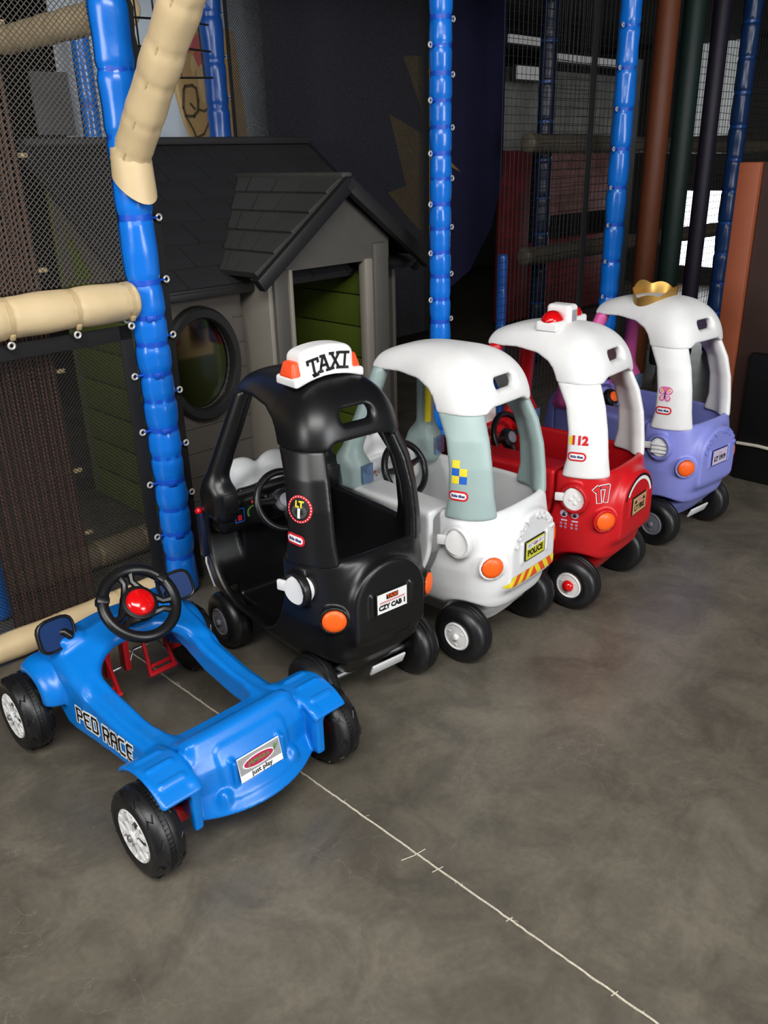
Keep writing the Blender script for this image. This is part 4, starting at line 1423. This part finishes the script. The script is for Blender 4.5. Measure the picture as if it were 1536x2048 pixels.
net('square black net between the right-hand blue posts', 2.09, 2.90, 0.05, 2.54, .14, .036, .0014, M_net, diag=False, border=(0, .05, 0, 0), jitter=.002)
net('square black net behind the tall rollers', 3.10, 6.4, 0.05, 2.54, .62, .050, .0022, M_net, diag=False, jitter=.004)
net('coarse rope net torn at the top of the blue post', .07, .42, 1.76, 2.54, .10, .078, .0038, M_net, diag=False, jitter=.012, name='rope_net')
# black edging that runs down beside the blue post
ed = sthing('net_edging', 'black fabric edging hanging beside the glossy blue post', 'edging', .072, .012)
spart('edging_strip', MB().rbox((.072, .014, .88), (.026, .003, .86), .002), M_cloth, ed)
rag = MB()
tp = [(.040, 1.70), (.092, 1.70), (.098, 1.80), (.088, 1.86), (.094, 1.93), (.070, 1.99), (.060, 1.95), (.048, 1.99), (.036, 1.90), (.044, 1.82), (.034, 1.76)]
rag.prism([(a, b) for a, b in tp], -.002, .002, Matrix.Translation((0, .016, 0)) @ Matrix.Rotation(PI / 2, 4, 'X'))
spart('torn_end', rag, M_cloth, ed, smooth=False)

# reed screen
rs = sthing('reed_screen', 'brown reed screen of thin upright canes at the left edge', 'screen', -.42, .085)
M_reed2 = mat('dark_reed', s2l(66, 46, 38), .6, var=.25, scale=30)
reed = MB().lathe([(.0036, 0), (.0040, .4), (.0034, .9), (.0041, 1.4), (.0035, 2.0), (.0038, 2.52)], 7).mesh('reed')
rnd = random.Random(4)
k = 0
s_ = -.60
while s_ < -.302:
    o = link('reed', reed, M_reed if k % 3 else M_reed2, rs, (s_ + .42, rnd.uniform(-.003, .003), .02), (0, rnd.uniform(-.003, .003), rnd.uniform(0, 6)))
    k += 1
    s_ += rnd.choice((.0098, .0108, .0118))
for z in (.319, .548, .888, 1.203, 1.528, 1.868):
    MB().tube([(-.18, -.008, z), (.122, -.008, z)], .0009, 5).build('binding_wire', M_reed, rs)
    MB().rbox((.124, -.010, z), (.014, .006, .007), .003).build('end_clip', M_strapbeige, rs)

# ------------------------------------------------------------------ playhouse behind the posts
M_shingle = mat('charcoal_shingle_plastic', s2l(44, 44, 46), .6, var=.08, scale=6, bump=.15, bscale=90)
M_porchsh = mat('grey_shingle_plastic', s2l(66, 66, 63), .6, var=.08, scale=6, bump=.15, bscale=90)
M_hwall = mat('taupe_wall_plastic', s2l(88, 82, 76), .6, var=.06, scale=5, bump=.25, bscale=40)
M_hpale = mat('pale_wall_plastic', s2l(136, 130, 119), .55, var=.05, scale=5)
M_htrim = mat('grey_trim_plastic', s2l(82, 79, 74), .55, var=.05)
M_hdark = mat('charcoal_trim_plastic', s2l(30, 29, 29), .5, var=.06)
M_green = mat('lime_wall_plastic', s2l(80, 94, 26), .55, var=.06, scale=4)
M_olive = mat('olive_board_plastic', s2l(84, 92, 40), .6, var=.08, scale=5)
M_glass = mat('clear_acrylic', (.95, .97, .95), .08, trans=1.0, spec=.4)
M_mtan0 = mat('reflection_tan', s2l(190, 160, 100), .6, var=.08, scale=12)
hs = sthing('playhouse', 'grey toy playhouse with shingled roof, porch gable and round porthole', 'playhouse', .95, .80)
HP = lambda nm, mb, m, **k: spart(nm, mb, m, hs, **k)
# main wall, built round the porthole
cs, cz, rs_, rz_ = .505, .706, .150, .192
wv, wf = [], []
N_ = 40
S0, S1, Z0, Z1 = .30, .74, 0.0, 1.08
for nn in (.50, .53):
    for ring in (0, 1):
        for k in range(N_):
            a = 2 * PI * k / N_
            if ring == 0:
                p = (cs + rs_ * math.cos(a), cz + rz_ * math.sin(a))
            else:
                ca, sa = math.cos(a), math.sin(a)
                t = min(((S1 - cs) if ca > 0 else (cs - S0)) / max(abs(ca), 1e-6), ((Z1 - cz) if sa > 0 else (cz - Z0)) / max(abs(sa), 1e-6))
                p = (cs + t * ca, cz + t * sa)
            wv.append((p[0], nn, p[1]))
for k in range(N_):
    j = (k + 1) % N_
    wf += [(k, j, N_ + j, N_ + k), (2 * N_ + k, 3 * N_ + k, 3 * N_ + j, 2 * N_ + j), (k, 2 * N_ + k, 2 * N_ + j, j), (N_ + k, N_ + j, 3 * N_ + j, 3 * N_ + k)]
wm = MB(); wm.add(wv, wf)
for (sc_, zc_) in ((S0, Z0), (S1, Z0), (S0, Z1), (S1, Z1)):
    wm.add([(sc_, .50, zc_), (sc_, .53, zc_)], [])
wall_h = HP('front_wall', wm, M_hwall, smooth=False)
for z_ in (.11, .22, .33, .44, .97):
    lo_s, hi_s = .30, .74
    if abs(z_ - cz) < rz_ + .03: continue
    spart('board_ridge', MB().rbox(((lo_s + hi_s) / 2, .497, z_), ((hi_s - lo_s) / 2, .004, .004), .003), M_hwall, hs)
for sg_, a_, b_ in ((-1, .30, .335), (1, .69, .74)):
    for z_ in (.55, .66, .77, .88):
        spart('board_ridge', MB().rbox(((a_ + b_) / 2, .497, z_), ((b_ - a_) / 2, .004, .004), .003), M_hwall, hs)
pr = MB()
ringv, ringf = [], []
for k in range(48):
    a = 2 * PI * k / 48
    for (f, nn) in ((1.00, .505), (1.00, .470), (1.04, .458), (1.20, .455), (1.26, .468), (1.27, .505)):
        ringv.append((cs + rs_ * 1.0 * math.cos(a) * f, nn, cz + rz_ * math.sin(a) * f))
for k in range(48):
    for i in range(6):
        ringf.append((k * 6 + i, k * 6 + (i + 1) % 6, ((k + 1) % 48) * 6 + (i + 1) % 6, ((k + 1) % 48) * 6 + i))
pr.add(ringv, ringf)
ph_ = HP('porthole_ring', pr, M_hdark, angle=30)
pane = MB().prism([(cs + rs_ * math.cos(2 * PI * k / 40), cz + rz_ * math.sin(2 * PI * k / 40)) for k in range(40)], -.002, .002, Matrix.Translation((0, .515, 0)) @ Matrix.Rotation(PI / 2, 4, 'X'))
HP('porthole_pane', pane, M_glass, smooth=False)
# far side and gable walls of the main room
HP('back_wall', MB().rbox((1.0, 1.24, .75), (.70, .012, .75), .004), M_green)
HP('side_wall', MB().rbox((1.70, .87, .53), (.012, .37, .53), .004), M_hwall)
gw = MB()
gpoly = [(.50, 0), (1.25, 0), (1.25, 1.50), (1.21, 1.56), (.50, 1.06)]
gw.add([(.302, a, b) for a, b in gpoly] + [(.32, a, b) for a, b in gpoly], [(0, 1, 2, 3, 4), (9, 8, 7, 6, 5)] + [(i, (i + 1) % 5, 5 + (i + 1) % 5, 5 + i) for i in range(5)])
HP('gable_wall', gw, M_hwall, smooth=False)
gp_ = MB()
gq = [(1.09, 1.035), (.93, 1.05), (1.115, 1.24)]
gp_.add([(.296, a, b) for a, b in gq] + [(.301, a, b) for a, b in gq], [(0, 1, 2), (5, 4, 3), (0, 1, 4, 3), (1, 2, 5, 4), (2, 0, 3, 5)])
HP('gable_panel', gp_, M_green, smooth=False)
for k in range(7):
    HP('side_board', MB().rbox((.294, .87, .075 + .148 * k), (.007, .30, .070), .004), M_olive)
# main roof: courses of shingles on the slope towards us
rA, rB = (.40, 1.015), (1.21, 1.585)          # (n, z) eave and ridge
dl = Vector((rB[0] - rA[0], rB[1] - rA[1])); Ls = dl.length; dl /= Ls
tilt = math.atan2(dl.y, dl.x)
HP('roof_deck', MB().rbox(((.22 + 1.76) / 2, (rA[0] + rB[0]) / 2 + .012, (rA[1] + rB[1]) / 2 - .018), (.77, Ls / 2, .012), .004, rot=Matrix.Rotation(tilt, 3, 'X')), M_shingle)
NC = 7
shm = {}
for c in range(NC):
    t = (c + .5) / NC * Ls
    cn, cz_ = rA[0] + dl.x * t, rA[1] + dl.y * t
    w = .212
    s_ = .22 - (w / 2 if c % 2 else 0)
    while s_ < 1.76 - .02:
        a_, b_ = max(s_, .22), min(s_ + w, 1.76)
        if b_ - a_ > .02:
            key = round(b_ - a_, 3)
            if key not in shm:
                # shingle is thicker at its lower edge
                h = Ls / NC / 2 + .006
                hw = (b_ - a_) / 2 - .0018
                m_ = MB().add([(-hw, -h, -.004), (hw, -h, -.004), (hw, h, -.004), (-hw, h, -.004), (-hw, -h, .012), (hw, -h, .012), (hw, h, .001), (-hw, h, .001)],
                              [(3, 2, 1, 0), (4, 5, 6, 7), (0, 1, 5, 4), (1, 2, 6, 5), (2, 3, 7, 6), (3, 0, 4, 7)])
                shm[key] = m_.mesh('shingle', smooth=False)
            o = link('shingle', shm[key], M_shingle, hs, ((a_ + b_) / 2 - .95, cn - .80, cz_), (tilt, 0, 0))
        s_ += w
HP('ridge_cap', MB().rbox((.99, 1.21, 1.590), (.78, .045, .018), .012), M_shingle)
HP('eave_board', MB().rbox((.50, .405, 1.010), (.285, .014, .022), .008), M_hdark)
for (ss,) in ((.215,), (1.765,)):
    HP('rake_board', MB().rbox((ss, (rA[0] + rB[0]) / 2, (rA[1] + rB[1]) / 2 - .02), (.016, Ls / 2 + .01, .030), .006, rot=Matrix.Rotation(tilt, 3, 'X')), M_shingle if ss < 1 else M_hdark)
# porch: ridge runs in from the gable
pS, pZ, pN0, pN1 = 1.153, 1.420, .24, 1.02
pe = (.653, 1.062)
sl_len = math.hypot(pS - pe[0], pZ - pe[1]); sl_t = math.atan2(pZ - pe[1], pS - pe[0])
for sg_ in (-1, 1):
    mid = (pS + sg_ * (pS - pe[0]) / 2, (pZ + pe[1]) / 2)
    # the sheet runs back until it meets the main roof: back edge follows the valley
    dk = MB()
    e_in = pS; e_out = pS + sg_ * (pS - pe[0])
    zi, zo = pZ, pe[1]
    ni, no = 1.00, .50
    q = [(e_in, pN0, zi), (e_out, pN0, zo), (e_out, no, zo), (e_in, ni, zi)]
    nrm_ = Vector((sg_ * math.sin(sl_t), 0, math.cos(sl_t)))
    v8 = [tuple(Vector(p)) for p in q] + [tuple(Vector(p) + nrm_ * .016) for p in q]
    dk.add(v8, [(0, 1, 2, 3), (7, 6, 5, 4), (0, 4, 5, 1), (1, 5, 6, 2), (2, 6, 7, 3), (3, 7, 4, 0)])
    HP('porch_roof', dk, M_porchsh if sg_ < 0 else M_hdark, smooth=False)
    if sg_ < 0:
        for c in range(5):      # shingle courses on the porch slope
            t0, t1 = c / 5, (c + 1) / 5
            npc = 4
            for j in range(npc):
                bk0 = no + (ni - no) * t0; bk1 = no + (ni - no) * t1
                off = .5 if c % 2 else 0
                f0, f1 = max(0, (j - off) / (npc - .5)), min(1, (j + 1 - off) / (npc - .5))
                if f1 - f0 < .05: continue
                def PP(t, f, lift):
                    bk = no + (ni - no) * t
                    p = Vector((e_out + (e_in - e_out) * t, pN0 + .004 + (bk - pN0 - .02) * f, zo + (zi - zo) * t))
                    return tuple(p + nrm_ * lift)
                g = .006
                v8 = [PP(t0, f0 + g, .015), PP(t0, f1 - g, .015), PP(t1 - .004, f1 - g, .015), PP(t1 - .004, f0 + g, .015), PP(t0, f0 + g, .028), PP(t0, f1 - g, .028), PP(t1 - .004, f1 - g, .018), PP(t1 - .004, f0 + g, .018)]
                HP('shingle', MB().add(v8, [(0, 1, 2, 3), (7, 6, 5, 4), (0, 4, 5, 1), (1, 5, 6, 2), (2, 6, 7, 3), (3, 7, 4, 0)]), M_porchsh, smooth=False)
    # rake fascia at the gable
    ra = MB().rbox((mid[0], pN0 - .006, mid[1] - .022), (sl_len / 2 + .012, .022, .030), .006, rot=Matrix.Rotation(-sg_ * -1 * sl_t if sg_ < 0 else sl_t, 3, 'Y'))
    HP('rake_board', ra, M_hdark)
HP('ridge_cap', MB().rbox((pS, .62, pZ + .012), (.030, .385, .012), .008), M_porchsh)
gb = MB()
gpl = [(.76, 1.065), (1.46, 1.065), (1.46, 1.16), (pS, 1.385), (.76, 1.10)]
gb.add([(a, .30, b) for a, b in gpl] + [(a, .33, b) for a, b in gpl], [(0, 1, 2, 3, 4), (9, 8, 7, 6, 5)] + [(i, (i + 1) % 5, 5 + (i + 1) % 5, 5 + i) for i in range(5)])
HP('gable_board', gb, M_htrim, smooth=False)
HP('porch_side', MB().rbox((.752, .405, .52), (.012, .105, .52), .006), M_hpale)
HP('door_jamb', MB().rbox((.800, .305, .54), (.038, .022, .535), .010), M_htrim)
HP('door_jamb_edge', MB().rbox((.846, .300, .54), (.010, .026, .535), .005), M_hpale)
HP('door_jamb', MB().rbox((1.395, .305, .56), (.050, .024, .58), .014), M_htrim)
HP('door_jamb_edge', MB().rbox((1.322, .315, .54), (.026, .024, .535), .010), M_hpale)
for k in range(7):
    HP('inner_board', MB().rbox((1.352, .70, .075 + .15 * k), (.012, .34, .072), .005), M_green)
HP('mural_reflection', MB().rbox((.93, 1.222, .66), (.13, .004, .10), .003), M_mtan0)  # card, leaf and bloom added to stand for the mural's reflection in the pane
HP('mural_reflection_green', MB().rbox((1.00, 1.215, .72), (.035, .004, .022), .003), M_decgreen)
HP('mural_reflection_red', MB().rbox((.835, 1.215, .66), (.022, .004, .025), .003), M_decred)
HP('inner_shelf', MB().rbox((1.02, 1.02, .93), (.22, .02, .03), .008), M_hpale)
HP('inner_panel', MB().rbox((1.02, 1.06, 1.03), (.22, .012, .09), .006), mat('blue_panel', s2l(24, 60, 110), .6, var=.1))
HP('inner_block', MB().rbox((.96, 1.0, .74), (.045, .05, .08), .02), mat('red_block', s2l(180, 30, 50), .5, var=.1))

# ------------------------------------------------------------------ mural, navy star panel and what lies behind
def flat_poly(pts, n, t, m, root, nm, hs_=0):
    return spart(nm, MB().prism(list(reversed(pts)) if False else pts, -t, 0, Matrix.Translation((0, n, 0)) @ Matrix.Rotation(PI / 2, 4, 'X')), m, root, smooth=False)
def spolys(nm, L, n, m, root, t=.001):
    mb = MB()
    for p in L:
        mb.prism(p, 0, t, Matrix.Translation((0, n, 0)) @ Matrix.Rotation(PI / 2, 4, 'X'))
    return spart(nm, mb, m, root, smooth=False)
mu = sthing('mural_board', 'painted board with a tan tiki figure, pink flower and pale sky', 'mural', 1.3, 1.62)
M_msky = mat('mural_sky_paint', s2l(196, 206, 216), .6, var=.05, scale=3)
M_mtan = mat('mural_tan_paint', s2l(198, 164, 112), .6, var=.08, scale=12)
M_mtan2 = mat('mural_light_tan_paint', s2l(216, 188, 136), .6, var=.06, scale=12)
M_mol = mat('mural_olive_paint', s2l(96, 88, 66), .6, var=.08)
M_mpink = mat('mural_pink_paint', s2l(208, 108, 108), .6, var=.10, scale=20)
spart('board', MB().rbox((1.25, 1.63, 1.42), (.62, .008, .94), .004), M_msky, mu)
body = [(1.413, 2.168), (1.438, 2.179), (1.66, 2.134), (1.70, 1.617), (1.70, 1.2), (1.30, 1.2), (1.316, 1.617), (1.287, 1.682), (1.248, 1.841), (1.300, 1.912), (1.361, 2.052)]
spolys('tiki_body', [body], 1.621, M_mtan, mu)
spolys('tiki_edge', [[(1.253, 1.876), (1.272, 1.888), (1.300, 1.69), (1.286, 1.677)], [(1.316, 1.617), (1.330, 1.617), (1.302, 1.69), (1.290, 1.682)], [(1.40, 1.95), (1.47, 1.98), (1.50, 1.80), (1.46, 1.77), (1.41, 1.80)]], 1.6195, M_mtan2, mu)
Q = [(1.306, 1.843), (1.317, 1.862), (1.361, 1.868), (1.384, 1.855), (1.389, 1.798), (1.382, 1.746), (1.354, 1.721), (1.304, 1.721), (1.294, 1.761), (1.306, 1.843)]
lines = stroke2(Q, .015) + stroke2([(1.34, 1.781), (1.365, 1.755)], .012) + stroke2([(1.304, 1.721), (1.340, 1.658), (1.356, 1.617), (1.406, 1.634), (1.454, 1.703), (1.465, 1.740)], .011) + stroke2([(1.384, 1.755), (1.421, 1.746), (1.461, 1.764)], .011)
spolys('tiki_lines', lines, 1.6185, M_mol, mu)
spolys('flower_petals', [[(1.385, 2.099), (1.423, 2.106), (1.453, 2.099), (1.435, 2.057), (1.395, 2.031), (1.351, 2.020), (1.344, 2.020)], [(1.435, 2.057), (1.475, 2.04), (1.462, 1.989), (1.409, 1.954), (1.386, 2.008), (1.395, 2.031)], [(1.453, 2.099), (1.480, 2.082), (1.475, 2.04), (1.434, 2.052)]], 1.6175, M_mpink, mu)
spolys('flower_tips', [[(1.373, 2.007), (1.386, 2.008), (1.409, 1.954), (1.389, 1.939), (1.373, 1.905), (1.362, 1.961)], [(1.409, 1.954), (1.457, 1.989), (1.440, 1.950), (1.389, 1.939)]], 1.6165, M_mtan2, mu)
spolys('flower_pistil', stroke2([(1.465, 2.095), (1.440, 2.055), (1.431, 2.024)], .006), 1.6155, M_mtan2, mu)

nv = sthing('star_panel', 'dark navy hanging panel with rounded bottom and yellow star', 'panel', 2.7, 1.36)
M_navyp = mat('navy_panel_vinyl', s2l(30, 30, 62), .6, var=.12, scale=4)
M_star = mat('mustard_star_vinyl', s2l(150, 118, 48), .6, var=.1, scale=8)
npoly = [(3.723, 2.54), (3.723, 1.36), (3.622, 1.029), (3.375, .741), (2.945, .552), (2.548, .539), (2.194, .681), (1.885, .951), (1.721, 1.237), (1.696, 1.547), (1.696, 2.54)]
npoly = [p for p in reversed(npoly)]
spart('panel_body', MB().prism(npoly, -.07, 0, Matrix.Translation((0, 1.36, 0)) @ Matrix.Rotation(PI / 2, 4, 'X')), M_navyp, nv)
star1 = [(2.706, 2.053), (2.959, 2.067), (2.958, 1.643), (2.819, 1.846)]
star2 = [(2.575, 1.736), (2.881, 1.626), (3.262, 1.389), (2.987, 1.487), (2.936, .98), (2.752, 1.118), (2.548, 1.293), (2.718, 1.325)]
spolys('star_point', [star1], 1.3585, M_star, nv)
spolys('star_point', [star2], 1.3585, M_star, nv)

# things deep inside the frame
M_redp = mat('dull_red_vinyl', s2l(150, 50, 56), .6, var=.25, scale=7)
M_redp2 = mat('patchy_red_vinyl', s2l(196, 138, 132), .65, var=.3, scale=9)
for (a_, b_, z0_, z1_, m_, lb) in ((4.80, 5.22, .05, 1.52, M_redp, 'narrow dull red pad left of the dark navy post'), (5.35, 6.75, .95, 1.50, M_redp2, 'faded red pad between the two beige beams'), (5.30, 6.80, .02, .74, M_redp, 'dull red pad under the lower beige beam')):
    o = sobj('wall_pad', MB().rbox(((a_ + b_) / 2, 2.2, (z0_ + z1_) / 2), ((b_ - a_) / 2, .04, (z1_ - z0_) / 2), .03), m_, (a_ + b_) / 2, 2.2)
    tag(o, lb, 'pad', 'red pads deep inside the frame')
M_greyp = mat('grey_board', s2l(186, 186, 180), .7, var=.25, scale=5)
o = sobj('grey_partition', MB().rbox((5.7, 2.35, 1.85), (1.2, .02, .33), .01), M_greyp, 5.7, 2.35); tag(o, 'grey board hung above the red pads', 'board')
M_tube = mat('daylit_strip', (.6, .6, .58), .5, emit=(.9, .92, .9), estr=.10)
for (a_, b_, z_, h_, n_, lb) in ((4.93, 5.36, 2.12, .05, 2.15, 'short pale roof light behind the square net'), (5.50, 6.62, 2.26, .03, 2.15, 'long pale roof light behind the square net'), (2.64, 3.42, 2.36, .035, 2.5, 'upper pale roof light behind the dense net'), (2.86, 3.40, 2.13, .03, 2.5, 'lower pale roof light behind the dense net'), (4.80, 5.35, 2.36, .03, 2.15, 'topmost pale roof light behind the square net')):
    rl = sthing('roof_light', lb, 'light', (a_ + b_) / 2, n_, 'pale roof lights')
    spart('housing', MB().rbox(((a_ + b_) / 2, n_ + .03, z_), ((b_ - a_) / 2 + .01, .02, h_ + .012), .008), M_frame, rl)
    spart('diffuser', MB().rbox(((a_ + b_) / 2, n_, z_), ((b_ - a_) / 2, .012, h_), .008), M_tube, rl)
o = sobj('grey_board', MB().rbox((.47, 1.40, 1.75), (.088, .01, .128), .004), mat('slate_board', s2l(84, 84, 88), .7, var=.06), .47, 1.40); tag(o, 'slate grey board seen through the fine net', 'board')
o = sobj('lining_board', MB().rbox((3.235, .10, .98), (.050, .012, .98), .006), mat('grey_lining', s2l(70, 72, 76), .7, var=.1), 3.235, .10); tag(o, 'narrow grey lining board right of the eyelet post', 'board')
# tall foam rollers
ROL = [(3.914, .30, .069, (112, 58, 32), 'tall orange-brown foam roller behind the crown'), (4.26, .30, .070, (24, 44, 40), 'tall dark green foam roller'), (4.64, .30, .058, (34, 28, 44), 'tall dark purple foam roller')]
for (a_, n_, r_, c_, lb) in ROL:
    rl = sthing('foam_roller', lb, 'roller', a_, n_, 'tall foam rollers')
    link('roller_body', MB().lathe([(r_ * .9, .06), (r_, .08), (r_, 2.50), (r_ * .9, 2.52)], 28).mesh('roller_body'), mat('roller_%d' % c_[0], s2l(*c_), .55, var=.08), rl)
    link('axle', MB().lathe([(.018, 0), (.018, 2.55)], 12).mesh('axle'), M_steel, rl)
# partition at the right: orange end board, brown panel, black kick pad with a white rope
pt = sthing('partition', 'dark brown partition with an orange end board and black kick pad', 'partition', 2.56, -1.9)
M_or = mat('orange_board', s2l(142, 72, 42), .6, var=.08, scale=4)
M_br = mat('brown_board', s2l(58, 40, 34), .65, var=.12, scale=4)
spart('end_board', MB().rbox((2.545, -.905, .72), (.045, .048, .72), .006), M_or, pt)
spart('panel', MB().rbox((2.56, -1.96, .72), (.035, 1.005, .72), .006), M_br, pt)
spart('kick_pad', MB().rbox((2.535, -1.99, .31), (.045, .97, .31), .018), mat('black_vinyl', s2l(16, 16, 17), .45, var=.1, bump=.2, bscale=20), pt)
rp = MB().tube([(2.482, -1.03 - .1 * k, .185 + .004 * math.sin(k * 1.7)) for k in range(20)], .008, 8)
spart('rope', rp, mat('white_rope', s2l(206, 198, 184), .8, var=.1, bump=.4, bscale=300), pt)
# white cord by the foot of the blue post
wc = MB().tube([(.10, -.06, .0), (.085, -.065, .05), (.075, -.06, .11), (.085, -.05, .150), (.11, -.045, .165), (.15, -.04, .168)], .0045, 8)
o = sobj('white_cord', wc, M_decwhite, .10, -.05); tag(o, 'thin white cord bent over behind the black taxi', 'cord')
